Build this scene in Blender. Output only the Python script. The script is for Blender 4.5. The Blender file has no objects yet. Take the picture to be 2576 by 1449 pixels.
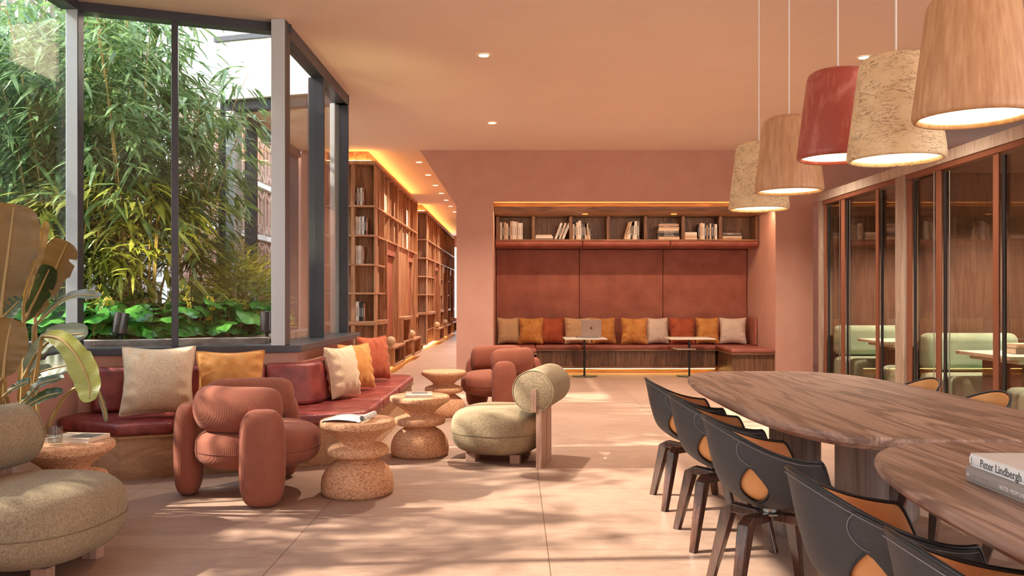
import bpy, math, random
from mathutils import Vector, Matrix, noise
from math import pi, sin, cos, sqrt, radians as RA
SC = bpy.context.scene
COL = SC.collection
rnd = random.Random(7)
CEIL = 3.62

# ------------------------------------------------------------------ materials
def lin(c):
    r = []
    for x in c[:3]:
        x = x / 255.0
        r.append(x / 12.92 if x <= 0.04045 else ((x + 0.055) / 1.055) ** 2.4)
    return (r[0], r[1], r[2], 1.0)

class NT:
    def __init__(self, name):
        self.m = bpy.data.materials.new(name); self.m.use_nodes = True
        self.t = self.m.node_tree; self.n = self.t.nodes; self.l = self.t.links
        self.b = self.n['Principled BSDF']; self.out = self.n['Material Output']
    def node(self, typ, **kw):
        nd = self.n.new(typ)
        for k, v in kw.items():
            if k.startswith('i_'):
                key = k[2:].replace('_', ' ')
                nd.inputs[int(key) if key.isdigit() else key].default_value = v
            else: setattr(nd, k, v)
        return nd
    def link(self, a, b): self.l.new(a, b)
    def coords(self, stretch=(1, 1, 1), loc=(0, 0, 0), rot=(0, 0, 0)):
        tc = self.node('ShaderNodeTexCoord'); mp = self.node('ShaderNodeMapping')
        mp.inputs['Scale'].default_value = stretch; mp.inputs['Location'].default_value = loc
        mp.inputs['Rotation'].default_value = rot
        self.link(tc.outputs['Object'], mp.inputs['Vector']); return mp.outputs['Vector']
    def noise(self, vec, scale, detail=4, rough=.55, dist=0):
        nd = self.node('ShaderNodeTexNoise', i_Scale=scale, i_Detail=detail, i_Roughness=rough, i_Distortion=dist)
        self.link(vec, nd.inputs['Vector']); return nd.outputs['Fac']
    def ramp(self, fac, stops):
        r = self.node('ShaderNodeValToRGB'); e = r.color_ramp.elements
        while len(e) < len(stops): e.new(.5)
        for i, (p, c) in enumerate(stops):
            e[i].position = p; e[i].color = c if len(c) == 4 and max(c) <= 1.0 else lin(c)
        self.link(fac, r.inputs['Fac']); return r.outputs['Color']
    def mix(self, fac, a, b, mode='MIX'):
        m = self.node('ShaderNodeMix', data_type='RGBA', blend_type=mode)
        for s, v in ((m.inputs[0], fac), (m.inputs[6], a), (m.inputs[7], b)):
            if hasattr(v, 'links'): self.link(v, s)
            else: s.default_value = v
        return m.outputs[2]
    def bump(self, h, strength, dist=.01):
        b = self.node('ShaderNodeBump', i_Strength=strength, i_Distance=dist)
        self.link(h, b.inputs['Height']); self.link(b.outputs['Normal'], self.b.inputs['Normal'])
    def setb(self, **kw):
        for k, v in kw.items(): self.b.inputs[k.replace('_', ' ')].default_value = v

def plain(name, c, rough=.5, metal=0., emit=None, es=0., spec=.5, coat=0.):
    t = NT(name); t.setb(Base_Color=lin(c), Roughness=rough, Metallic=metal)
    t.b.inputs['Specular IOR Level'].default_value = spec
    t.b.inputs['Coat Weight'].default_value = coat
    if emit:
        t.b.inputs['Emission Color'].default_value = lin(emit); t.b.inputs['Emission Strength'].default_value = es
    return t.m

def mottled(name, c1, c2, scale=3, stretch=(1, 1, 1), rough=.6, bump=0, bscale=80, bstretch=None, spec=.4, sheen=0, lo=.35, hi=.65, detail=5, bdist=.01, dist=0):
    t = NT(name); v = t.coords(stretch)
    f = t.noise(v, scale, detail, dist=dist)
    t.link(t.ramp(f, [(lo, c1), (hi, c2)]), t.b.inputs['Base Color'])
    t.setb(Roughness=rough); t.b.inputs['Specular IOR Level'].default_value = spec
    if sheen:
        t.b.inputs['Sheen Weight'].default_value = sheen; t.b.inputs['Sheen Roughness'].default_value = .5
    if bump:
        v2 = t.coords(bstretch or (1, 1, 1)); t.bump(t.noise(v2, bscale, 3), bump, bdist)
    return t.m

def wood(name, c1, c2, c3, axis='x', size=1., rough=.5, bump=.15, spec=.4, coat=0):
    """long grain along axis with drawn-out cathedral figures"""
    t = NT(name)
    k = {'x': 0, 'y': 1, 'z': 2}[axis]
    s = [7., 7., 7.]; s[k] = .55
    v = t.coords(tuple(q * size for q in s))
    big = t.noise(v, 1.1, 3, .5, .9)
    wv = t.node('ShaderNodeMath', operation='MULTIPLY'); t.link(big, wv.inputs[0]); wv.inputs[1].default_value = 26.
    sn = t.node('ShaderNodeMath', operation='SINE'); t.link(wv.outputs[0], sn.inputs[0])
    mp = t.node('ShaderNodeMapRange'); mp.inputs[1].default_value = -1; mp.inputs[2].default_value = 1
    t.link(sn.outputs[0], mp.inputs[0])
    s2 = [60., 60., 60.]; s2[k] = 1.6
    fine = t.noise(t.coords(tuple(q * size for q in s2)), 1.6, 4, .6)
    base = t.ramp(big, [(.32, c2), (.62, c1)])
    col = t.mix(t.node('ShaderNodeValue').outputs[0], base, base)
    line = t.node('ShaderNodeMath', operation='POWER'); t.link(mp.outputs[0], line.inputs[0]); line.inputs[1].default_value = 2.2
    ls = t.node('ShaderNodeMath', operation='MULTIPLY'); t.link(line.outputs[0], ls.inputs[0]); ls.inputs[1].default_value = .62
    col = t.mix(ls.outputs[0], base, lin(c3))
    fr = t.ramp(fine, [(.38, (0, 0, 0, 1)), (.66, (1, 1, 1, 1))])
    fm = t.node('ShaderNodeMath', operation='MULTIPLY'); t.link(fr, fm.inputs[0]); fm.inputs[1].default_value = .45
    col = t.mix(fm.outputs[0], col, lin(c3))
    t.link(col, t.b.inputs['Base Color']); t.setb(Roughness=rough)
    t.b.inputs['Specular IOR Level'].default_value = spec; t.b.inputs['Coat Weight'].default_value = coat
    if bump: t.bump(fine, bump, .002)
    return t.m

def glass(name, tint, refl=.96, base=.05):
    t = NT(name); t.n.remove(t.b)
    tr = t.node('ShaderNodeBsdfTransparent'); tr.inputs[0].default_value = tint
    gl = t.node('ShaderNodeBsdfGlossy', i_Roughness=.0)
    lw = t.node('ShaderNodeLayerWeight', i_Blend=.5)
    p = t.node('ShaderNodeMath', operation='POWER'); t.link(lw.outputs['Facing'], p.inputs[0]); p.inputs[1].default_value = 5.
    m = t.node('ShaderNodeMath', operation='MULTIPLY_ADD'); t.link(p.outputs[0], m.inputs[0]); m.inputs[1].default_value = refl; m.inputs[2].default_value = base
    mx = t.node('ShaderNodeMixShader'); t.link(m.outputs[0], mx.inputs[0]); t.link(tr.outputs[0], mx.inputs[1]); t.link(gl.outputs[0], mx.inputs[2])
    t.link(mx.outputs[0], t.out.inputs['Surface']); return t.m

def leafmat(name, c1, c2, scale=4, transl=.35, rough=.45, stripes=None, back=None):
    t = NT(name); f = t.noise(t.coords(), scale, 3)
    col = t.ramp(f, [(.36, c1), (.64, c2)])
    if back:
        g = t.node('ShaderNodeNewGeometry'); col = t.mix(g.outputs['Backfacing'], col, lin(back))
    t.link(col, t.b.inputs['Base Color']); t.setb(Roughness=rough)
    tl = t.node('ShaderNodeBsdfTranslucent'); t.link(col, tl.inputs[0])
    mx = t.node('ShaderNodeMixShader'); mx.inputs[0].default_value = transl
    t.link(t.b.outputs[0], mx.inputs[1]); t.link(tl.outputs[0], mx.inputs[2]); t.link(mx.outputs[0], t.out.inputs['Surface'])
    if stripes:
        w = t.node('ShaderNodeTexWave', wave_type='BANDS', bands_direction='Z', i_Scale=stripes, i_Distortion=1.5, i_Detail=2.)
        t.link(t.coords(), w.inputs['Vector']); t.bump(w.outputs['Fac'], .2, .003)
    return t.m

def floor_mat():
    t = NT('porcelain tile')
    tc = t.node('ShaderNodeTexCoord'); mp = t.node('ShaderNodeMapping')
    mp.inputs['Location'].default_value = (-.1648 + 20 * 1.3427, -4.217 + 20 * 1.3427, 0)
    t.link(tc.outputs['Object'], mp.inputs['Vector'])
    br = t.node('ShaderNodeTexBrick', offset=0.0, squash=1.0, i_Scale=1., i_Mortar_Size=.0022, i_Mortar_Smooth=0.)
    br.inputs['Brick Width'].default_value = 1.3427; br.inputs['Row Height'].default_value = 1.3427
    br.inputs['Color1'].default_value = (1, 1, 1, 1); br.inputs['Color2'].default_value = (.93, .93, .93, 1); br.inputs['Mortar'].default_value = (0, 0, 0, 1)
    t.link(mp.outputs[0], br.inputs['Vector'])
    f = t.noise(t.coords(), 1.3, 6, .6, .6)
    f2 = t.noise(t.coords((1, 3, 1)), 7, 5, .65, .5)
    col = t.ramp(f, [(.3, (168, 135, 117)), (.7, (184, 150, 131))])
    g = t.ramp(f2, [(.3, (225, 225, 225)), (.7, (255, 255, 255))])
    col = t.mix(1.0, col, g, 'MULTIPLY')
    col = t.mix(1.0, col, br.outputs['Color'], 'MULTIPLY')
    col = t.mix(br.outputs['Fac'], col, lin((92, 62, 40)))
    t.link(col, t.b.inputs['Base Color'])
    rr = t.node('ShaderNodeMapRange'); t.link(f2, rr.inputs[0]); rr.inputs[3].default_value = .38; rr.inputs[4].default_value = .6
    t.link(rr.outputs[0], t.b.inputs['Roughness'])
    t.bump(t.noise(t.coords(), 22, 6, .6), .12, .01)
    return t.m

def cork_mat(name, a, b, c, scale=95):
    t = NT(name); vo = t.node('ShaderNodeTexVoronoi', i_Scale=float(scale)); v = t.coords((1, 1, 1.3)); t.link(v, vo.inputs['Vector'])
    hs = t.node('ShaderNodeSeparateColor'); t.link(vo.outputs['Color'], hs.inputs[0])
    col = t.ramp(hs.outputs[0], [(.0, a), (.55, b), (.8, b), (.93, c)])
    t.link(col, t.b.inputs['Base Color']); t.setb(Roughness=.8); t.b.inputs['Specular IOR Level'].default_value = .25
    t.bump(vo.outputs['Distance'], .5, .004); return t.m

def burl_mat(name):
    """pale bark with short dark flecks"""
    t = NT(name)
    f = t.noise(t.coords((1.2, 1.2, 4.2)), 9, 6, .65, 1.6)
    a = t.ramp(f, [(.47, (0, 0, 0, 1)), (.5, (1, 1, 1, 1)), (.525, (0, 0, 0, 1))])
    g = t.noise(t.coords(), 12, 4)
    gm = t.ramp(g, [(.40, (0, 0, 0, 1)), (.52, (1, 1, 1, 1))])
    fac = t.mix(1.0, a, gm, 'MULTIPLY')
    base = t.ramp(t.noise(t.coords((1, 1, 2)), 5, 4), [(.35, (222, 186, 140)), (.65, (238, 208, 165))])
    col = t.mix(fac, base, lin((118, 66, 38)))
    t.link(col, t.b.inputs['Base Color']); t.setb(Roughness=.6); t.bump(f, .2, .004); return t.m

def rib_mat(name, c1, c2, freq=62):
    """knitted rib upholstery"""
    t = NT(name)
    f = t.noise(t.coords(), 6, 3)
    t.link(t.ramp(f, [(.35, c1), (.65, c2)]), t.b.inputs['Base Color'])
    w = t.node('ShaderNodeTexWave', wave_type='BANDS', bands_direction='DIAGONAL', i_Scale=freq, i_Distortion=0.)
    t.link(t.coords((1, 1, 0)), w.inputs['Vector'])
    t.setb(Roughness=.85); t.b.inputs['Specular IOR Level'].default_value = .2
    t.b.inputs['Sheen Weight'].default_value = .06
    t.bump(w.outputs['Fac'], .25, .003); return t.m

def weave_mat(name, c1, c2, scale=260, sheen=.2, bump=.5):
    t = NT(name)
    f = t.noise(t.coords((1, 1, .45)), scale, 3, .6)
    g = t.noise(t.coords((.45, 1, 1)), scale * .9, 3, .6)
    m = t.mix(.5, f, g)
    big = t.noise(t.coords(), 5, 3)
    col = t.ramp(m, [(.4, c1), (.6, c2)])
    sh = t.ramp(big, [(.3, (232, 232, 232)), (.7, (255, 255, 255))])
    t.link(t.mix(1.0, col, sh, 'MULTIPLY'), t.b.inputs['Base Color'])
    t.setb(Roughness=.9); t.b.inputs['Specular IOR Level'].default_value = .15; t.b.inputs['Sheen Weight'].default_value = sheen
    t.bump(m, bump, .003); return t.m

MT = {}
def mk():
    D = MT
    D['plaster'] = mottled('terracotta plaster', (202, 153, 135), (207, 159, 141), 3, rough=.85, bump=.25, bscale=45, bstretch=(1, 1, .35), spec=.2)
    D['ceiling'] = mottled('salmon ceiling paint', (240, 215, 196), (243, 219, 200), 1.5, rough=.9, spec=.15)
    D['floor'] = floor_mat()
    D['frame'] = mottled('dark grey metal paint', (60, 60, 67), (66, 66, 73), 2, rough=.36, spec=.55)
    D['frame_light'] = plain('pale grey metal and lit faces', (192, 193, 194), .4)  # real on the court posts; painted-on lit fronts on the bay corner posts
    D['glass'] = glass('clear glass', (.96, .98, .97, 1), .96, .03)
    D['tint'] = glass('brown tinted glass', (.90, .84, .79, 1), .96, .06)
    D['tumbler'] = glass('tumbler glass', (.93, .95, .95, 1), .9, .10)
    D['stone'] = mottled('grey travertine kerb', (122, 112, 108), (160, 148, 142), 9, (1, 1, 3), .7, .4, 30)
    D['soil'] = mottled('dark planter soil', (28, 20, 14), (52, 38, 26), 12, rough=.95, bump=.8, bscale=30)
    D['white_wall'] = mottled('white render', (236, 236, 234), (246, 246, 244), 2, rough=.9)
    D['lattice'] = mottled('grey taupe lattice', (150, 142, 132), (168, 160, 150), 4, rough=.8)
    D['lattice_pink'] = mottled('pink stone lattice', (196, 160, 146), (206, 172, 158), 4, rough=.8)
    D['oak_x'] = wood('oak veneer lengthwise', (206, 166, 130), (192, 150, 114), (162, 120, 88), 'x', .8, .5)
    D['shelf_x'] = wood('bookcase oak across', (212, 166, 128), (194, 146, 108), (130, 74, 42), 'x', 1, .5)
    D['shelf_y'] = wood('bookcase oak deep', (212, 166, 128), (194, 146, 108), (130, 74, 42), 'y', 1, .5)
    D['shelf_z'] = wood('bookcase oak upright', (212, 166, 128), (194, 146, 108), (124, 70, 40), 'z', .8, .5)
    D['zebra'] = wood('striped walnut veneer', (150, 108, 78), (122, 82, 56), (72, 44, 28), 'z', 1.6, .45)
    D['zebra_x'] = wood('striped walnut lengthwise', (182, 134, 98), (150, 104, 72), (100, 64, 42), 'x', 1.2, .45)
    D['booth_wood'] = wood('grey washed oak', (178, 158, 142), (160, 140, 124), (128, 108, 94), 'z', 1.2, .6)
    D['booth_wood_y'] = wood('grey washed oak header', (198, 180, 164), (184, 166, 150), (156, 138, 122), 'z', 1.2, .6)
    D['booth_panel'] = wood('brown oak panel', (130, 102, 86), (114, 88, 74), (90, 66, 54), 'z', 1., .55)
    D['orange_metal'] = plain('burnt orange metal', (126, 76, 55), .42, .1)
    D['black'] = plain('black metal', (28, 28, 32), .4)
    D['steel'] = plain('brushed steel', (170, 165, 162), .3, 1.)
    D['spot'] = plain('dark gunmetal', (92, 86, 88), .32, .9)
    D['walnut'] = wood('walnut table top', (192, 162, 147), (168, 138, 124), (92, 66, 57), 'y', .9, .42, .1)
    D['walnut_z'] = wood('walnut cylinder', (150, 126, 114), (128, 106, 96), (88, 70, 62), 'z', .9, .5)
    D['leg_wood'] = wood('dark polished walnut', (98, 62, 46), (74, 44, 32), (46, 26, 20), 'z', 2, .22, .05, .5, .2)
    D['post_wood'] = wood('pale pink oak', (196, 158, 138), (178, 138, 118), (140, 102, 86), 'z', 2, .55)
    D['leather_red'] = mottled('oxblood leather', (120, 44, 44), (156, 72, 64), 6, rough=.36, bump=.35, bscale=130, spec=.55, lo=.42, hi=.62)
    D['leather_niche'] = mottled('terracotta leather', (156, 92, 76), (186, 118, 98), 2.6, rough=.55, bump=.9, bscale=42, spec=.35, lo=.3, hi=.7)
    D['leather_seat'] = mottled('rose brown leather', (146, 82, 70), (166, 96, 82), 5, rough=.45, bump=.5, bscale=90, spec=.4)
    D['terracotta_rib'] = rib_mat('terracotta rib knit', (140, 80, 62), (147, 86, 67))
    D['olive'] = weave_mat('sand olive boucle', (140, 120, 94), (172, 152, 124), 150, .05, .7)
    D['cream'] = weave_mat('cream linen', (214, 182, 146), (240, 214, 184), 170, .2)
    D['beige'] = weave_mat('beige linen', (204, 164, 122), (226, 190, 148), 170, .2)
    D['ochre'] = mottled('ochre velvet', (188, 122, 60), (216, 154, 88), 7, rough=.8, bump=.3, bscale=60, spec=.2, sheen=.12)
    D['rust'] = mottled('rust velvet', (160, 76, 50), (184, 96, 64), 7, rough=.8, bump=.3, bscale=60, spec=.2, sheen=.12)
    D['white_linen'] = weave_mat('off white linen', (218, 194, 174), (240, 222, 206), 170, .2)
    D['cork'] = cork_mat('granulated cork', (226, 176, 138), (206, 152, 114), (160, 106, 76), 130)
    D['shell'] = mottled('charcoal leather', (52, 53, 58), (60, 60, 64), 3, rough=.5, bump=.35, bscale=190, spec=.5)
    D['lining'] = mottled('tan orange leather', (212, 148, 92), (222, 162, 106), 4, rough=.45, bump=.15, bscale=160, spec=.45)
    D['stitch'] = plain('grey thread', (150, 146, 146), .8)
    D['green_fabric'] = mottled('sage velvet', (150, 174, 150), (164, 188, 166), 3, rough=.9, spec=.15, sheen=.5)
    D['mint_fabric'] = mottled('pale mint velvet', (176, 192, 178), (188, 202, 190), 3, rough=.9, spec=.15, sheen=.5)
    D['cream_top'] = plain('cream laminate', (226, 214, 200), .5)
    D['pend_wood'] = wood('turned oak', (0,0,0),(0,0,0),(0,0,0)) if False else mottled('turned oak', (184, 132, 92), (212, 164, 122), 55, (1, 1, .03), .5, .12, 90, (1, 1, .02), detail=4, lo=.3, hi=.7)
    D['seam'] = plain('terracotta seam', (112, 64, 50), .9); D['seam_sand'] = plain('sand seam', (122, 104, 80), .9)
    D['led_dim'] = plain('dim warm lens', (255, 190, 110), .6, 0, (255, 160, 70), 1.2)
    D['burl'] = burl_mat('bark burl')
    D['pend_red'] = mottled('waxed red clay', (168, 78, 64), (214, 140, 124), 9, (1, 1, .45), .38, .15, 20, lo=.48, hi=.82, detail=8, dist=1.5)
    D['lamp'] = plain('glowing diffuser', (255, 240, 200), .6, 0, (255, 240, 186), 2.6)
    D['down'] = plain('downlight lens', (255, 240, 210), .6, 0, (255, 214, 150), 14.)
    D['led'] = plain('warm led strip', (255, 210, 140), .6, 0, (255, 200, 112), 14.)
    D['led_soft'] = plain('soft warm led strip', (255, 210, 150), .6, 0, (255, 220, 180), 48.)
    D['white'] = plain('white paint', (238, 236, 232), .45)
    D['cord'] = plain('white cord', (232, 224, 216), .6)
    D['bamboo_leaf'] = leafmat('bamboo leaf', (88, 116, 68), (150, 178, 118), 7, .35, .35)
    D['bamboo_leaf2'] = leafmat('bamboo leaf yellowed', (120, 136, 50), (184, 180, 92), 7, .4, .4)
    D['culm'] = mottled('bamboo culm', (150, 122, 66), (178, 150, 90), 5, rough=.45)
    D['broad'] = leafmat('glossy broad leaf', (34, 104, 38), (104, 170, 72), 5, .25, .22)
    D['shrub'] = leafmat('fine shrub leaf', (134, 156, 96), (212, 198, 84), 3.5, .35, .5)
    D['flower'] = plain('yellow petal', (236, 204, 50), .6)
    D['banana'] = leafmat('banana leaf', (106, 114, 90), (146, 150, 120), 3, .3, .35, 40)
    D['banana_b'] = leafmat('brown banana leaf', (112, 82, 38), (142, 106, 54), 3, .3, .4, 40)
    D['banana_y'] = leafmat('banana leaf yellow green', (150, 148, 52), (182, 176, 80), 3, .3, .35, 40)
    D['banana_d'] = leafmat('banana leaf dark green', (48, 62, 34), (86, 98, 52), 3, .2, .35, 40)
    D['rib'] = plain('leaf midrib', (168, 136, 82), .5)
    D['basket'] = mottled('woven rope', (206, 176, 150), (226, 198, 172), 30, (1, 1, 6), .9, .6, 60)
    D['laptop'] = plain('space grey aluminium', (176, 160, 152), .35, .7)
    D['logo'] = plain('mirror grey', (120, 108, 104), .2, .8)
    D['paper'] = plain('page paper', (228, 220, 208), .8)
    for nm, c in (('white', (232, 226, 218)), ('cream', (222, 200, 176)), ('beige', (198, 162, 132)), ('grey', (124, 114, 110)),
                  ('black', (44, 40, 40)), ('brown', (150, 98, 66))):
        D['bk_' + nm] = plain(nm + ' book cover', c, .55)
    D['ink'] = plain('dark grey ink', (70, 70, 74), .7)
    D['ink_w'] = plain('white ink', (240, 238, 234), .7)
    D['print'] = mottled('printed page', (238, 236, 232), (140, 140, 142), 26, (1, 2.2, 1), .5, lo=.56, hi=.62)
    D['mag_dark'] = plain('magazine cover', (188, 172, 158), .4)
mk()

# ------------------------------------------------------------------ mesh builder
class MB:
    def __init__(self): self.v = []; self.f = []
    def add(self, vs, fs, M=None):
        o = len(self.v)
        self.v += [tuple(M @ Vector(p)) if M else tuple(p) for p in vs]
        self.f += [tuple(i + o for i in q) for q in fs]; return self
    def box(self, x0, x1, y0, y1, z0, z1, M=None):
        if x0 > x1: x0, x1 = x1, x0
        if y0 > y1: y0, y1 = y1, y0
        if z0 > z1: z0, z1 = z1, z0
        vs = [(x, y, z) for z in (z0, z1) for y in (y0, y1) for x in (x0, x1)]
        return self.add(vs, [(0, 2, 3, 1), (4, 5, 7, 6), (0, 1, 5, 4), (2, 6, 7, 3), (0, 4, 6, 2), (1, 3, 7, 5)], M)
    def prism(self, poly, z0, z1, M=None):
        a = sum(poly[i][0] * poly[(i + 1) % len(poly)][1] - poly[(i + 1) % len(poly)][0] * poly[i][1] for i in range(len(poly)))
        if a < 0: poly = poly[::-1]
        n = len(poly)
        vs = [(p[0], p[1], z0) for p in poly] + [(p[0], p[1], z1) for p in poly]
        fs = [tuple(range(n))[::-1], tuple(range(n, 2 * n))] + [(i, (i + 1) % n, n + (i + 1) % n, n + i) for i in range(n)]
        return self.add(vs, fs, M)
    def lathe(self, prof, n=40, c=(0, 0, 0), M=None):
        vs = []; fs = []; m = len(prof)
        for i in range(n):
            a = 2 * pi * i / n
            vs += [(c[0] + r * cos(a), c[1] + r * sin(a), c[2] + z) for r, z in prof]
        for i in range(n):
            j = (i + 1) % n
            for k in range(m - 1):
                a, b, d, e = i * m + k, j * m + k, j * m + k + 1, i * m + k + 1
                if prof[k][0] == 0: fs.append((a, d, e))
                elif prof[k + 1][0] == 0: fs.append((a, b, d))
                else: fs.append((a, b, d, e))
        return self.add(vs, fs, M)
    def sweep(self, pts, rad, n=10, cap=True, ref=(0, 0, 1), closed=False, M=None):
        P = [Vector(p) for p in pts]; k = len(P)
        vs = []; fs = []; r0 = Vector(ref)
        for i, p in enumerate(P):
            if closed: t = P[(i + 1) % k] - P[i - 1]
            else: t = P[min(i + 1, k - 1)] - P[max(i - 1, 0)]
            if t.length < 1e-9: t = Vector((0, 0, 1))
            t.normalize()
            s = t.cross(r0)
            if s.length < 1e-4: s = t.orthogonal()
            s.normalize(); u = s.cross(t); u.normalize(); r0 = u if not closed else r0
            r = rad[i] if isinstance(rad, (list, tuple)) and not isinstance(rad[0], (int, float)) else (rad[i] if isinstance(rad, list) else rad)
            a, b = (r, r) if isinstance(r, (int, float)) else r
            for j in range(n):
                an = 2 * pi * j / n
                vs.append(tuple(p + s * (a * cos(an)) + u * (b * sin(an))))
        for i in range(k if closed else k - 1):
            ii = (i + 1) % k
            for j in range(n):
                jj = (j + 1) % n
                fs.append((i * n + j, i * n + jj, ii * n + jj, ii * n + j)[::-1])
        if cap and not closed:
            fs.append(tuple(range(n))); fs.append(tuple(range((k - 1) * n, k * n))[::-1])
        return self.add(vs, fs, M)
    def grid(self, nu, nv, fn, cu=False, M=None, flip=False):
        vs = [fn(i / nu, j / nv) for i in range(nu if cu else nu + 1) for j in range(nv + 1)]
        fs = []
        for i in range(nu):
            ii = (i + 1) % nu if cu else i + 1
            for j in range(nv):
                q = (i * (nv + 1) + j, ii * (nv + 1) + j, ii * (nv + 1) + j + 1, i * (nv + 1) + j + 1)
                fs.append(q[::-1] if flip else q)
        return self.add(vs, fs, M)
    def sell(self, c, r, ev=.6, eu=.8, nu=48, nv=24, M=None, fn=None):
        sp = lambda q, e: math.copysign(abs(q) ** e, q)
        def f(u, v):
            a = 2 * pi * u; b = -pi / 2 + pi * v
            p = [r[0] * sp(cos(b), ev) * sp(cos(a), eu), r[1] * sp(cos(b), ev) * sp(sin(a), eu), r[2] * sp(sin(b), ev)]
            if fn: p = fn(p)
            return (c[0] + p[0], c[1] + p[1], c[2] + p[2])
        return self.grid(nu, nv, f, True, M)
    def mesh(self, name, smooth=35, org=(0, 0, 0)):
        me = bpy.data.meshes.new(name)
        me.from_pydata([(a - org[0], b - org[1], c - org[2]) for a, b, c in self.v], [], self.f)
        me.validate(clean_customdata=False)
        if smooth is not None and len(me.polygons):
            me.polygons.foreach_set('use_smooth', [True] * len(me.polygons))
            if smooth < 180: me.set_sharp_from_angle(angle=RA(smooth))
        me.update(); return me

def addobj(name, me, mat, parent=None, loc=(0, 0, 0)):
    o = bpy.data.objects.new(name, me); COL.objects.link(o); o.location = loc
    for m in (mat if isinstance(mat, (list, tuple)) else [mat]):
        me.materials.append(MT[m] if isinstance(m, str) else m)
    if parent: o.parent = parent
    return o
def mods(o, bev=0, seg=2, sub=0):
    if bev:
        b = o.modifiers.new('edge', 'BEVEL'); b.width = bev; b.segments = seg; b.limit_method = 'ANGLE'; b.angle_limit = RA(40); b.harden_normals = False
    if sub:
        s = o.modifiers.new('smooth', 'SUBSURF'); s.levels = sub; s.render_levels = sub
    return o
def thing(name, label, cat, loc=(0, 0, 0), rz=0, group=None):
    o = bpy.data.objects.new(name, None); COL.objects.link(o); o.empty_display_size = .1
    o.location = loc; o.rotation_euler = (0, 0, rz); o['label'] = label; o['category'] = cat
    if group: o['group'] = group
    return o
def part(name, mb, mat, parent, bev=0, smooth=35, world=False, seg=2, sub=0, label=None):
    org = tuple(parent.matrix_basis.translation) if world else (0, 0, 0)
    if world and parent.parent: org = tuple(Vector(org) + parent.parent.matrix_basis.translation)
    o = addobj(name, mb.mesh(name, smooth, org), mat, parent)
    if label: o['label'] = label
    return mods(o, bev, seg, sub)
def single(name, mb, mat, label, cat, group=None, bev=0, smooth=35, seg=2, sub=0):
    xs = [p[0] for p in mb.v]; ys = [p[1] for p in mb.v]; zs = [p[2] for p in mb.v]
    org = ((min(xs) + max(xs)) / 2, (min(ys) + max(ys)) / 2, min(zs))
    o = addobj(name, mb.mesh(name, smooth, org), mat, None, org)
    o['label'] = label; o['category'] = cat
    if group: o['group'] = group
    return mods(o, bev, seg, sub)
def struct(name, mb, mat, bev=0, smooth=35):
    o = addobj(name, mb.mesh(name, smooth), mat); o['kind'] = 'structure'; return mods(o, bev)
def kids(o): return [c for c in bpy.data.objects if c.parent == o]
def copy_tree(o, loc, rz, label=None, sc=1.):
    def rec(s, p):
        c = s.copy(); COL.objects.link(c)
        if p: c.parent = p
        for ch in kids(s): rec(ch, c)
        return c
    r = rec(o, None); r.location = loc; r.rotation_euler = (0, 0, rz); r.scale = (sc, sc, sc)
    if label: r['label'] = label
    return r
ORD = ['first', 'second', 'third', 'fourth', 'fifth', 'sixth', 'seventh', 'eighth', 'ninth', 'tenth', 'eleventh', 'twelfth', 'thirteenth', 'fourteenth']
def rot(p, a): return (p[0] * cos(a) - p[1] * sin(a), p[0] * sin(a) + p[1] * cos(a))
def spline(pts, n=8):
    P = [Vector(p) for p in pts]; out = []
    for i in range(len(P) - 1):
        a = P[max(i - 1, 0)]; b = P[i]; c = P[i + 1]; d = P[min(i + 2, len(P) - 1)]
        for k in range(n):
            t = k / n
            out.append(.5 * ((2 * b) + (c - a) * t + (2 * a - 5 * b + 4 * c - d) * t * t + (3 * b - a - 3 * c + d) * t ** 3))
    out.append(P[-1]); return out
def text_obj(name, s, size, mat, parent, M, serif=False, sx=1., label=None):
    cu = bpy.data.curves.new(name, 'FONT'); cu.body = s; cu.size = size; cu.extrude = .0003; cu.resolution_u = 3
    t = bpy.data.objects.new(name + '_c', cu); COL.objects.link(t)
    dg = bpy.context.evaluated_depsgraph_get(); dg.update()
    me = bpy.data.meshes.new_from_object(t.evaluated_get(dg)); me.name = name
    bpy.data.objects.remove(t); bpy.data.curves.remove(cu)
    S = Matrix.Diagonal((sx, 1, 1, 1)); me.transform(M @ S); me.materials.clear()
    o = addobj(name, me, mat, parent)
    if label: o['label'] = label
    return o
# ------------------------------------------------------------------ camera, world, lights
cam = bpy.data.cameras.new('camera'); co = bpy.data.objects.new('camera', cam); COL.objects.link(co)
co.location = (0, 0, 1.3); co.rotation_euler = (pi / 2, 0, 0)
cam.sensor_width = 36; cam.lens = 36 * 2060 / 2576; cam.shift_x = -9 / 2576; cam.shift_y = 22.5 / 2576; cam.clip_end = 200
SC.camera = co
SC.view_settings.view_transform = 'Standard'; SC.view_settings.look = 'None'
SC.view_settings.gamma = 1; SC.view_settings.use_curve_mapping = False; SC.view_settings.exposure = 0.70
cy = SC.cycles
cy.use_denoising = True; cy.max_bounces = 8; cy.diffuse_bounces = 4; cy.glossy_bounces = 3; cy.transmission_bounces = 4
cy.transparent_max_bounces = 16; cy.sample_clamp_indirect = 6; cy.caustics_reflective = False; cy.caustics_refractive = False
cy.use_adaptive_sampling = True; cy.adaptive_threshold = .06; cy.adaptive_min_samples = 16

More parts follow.
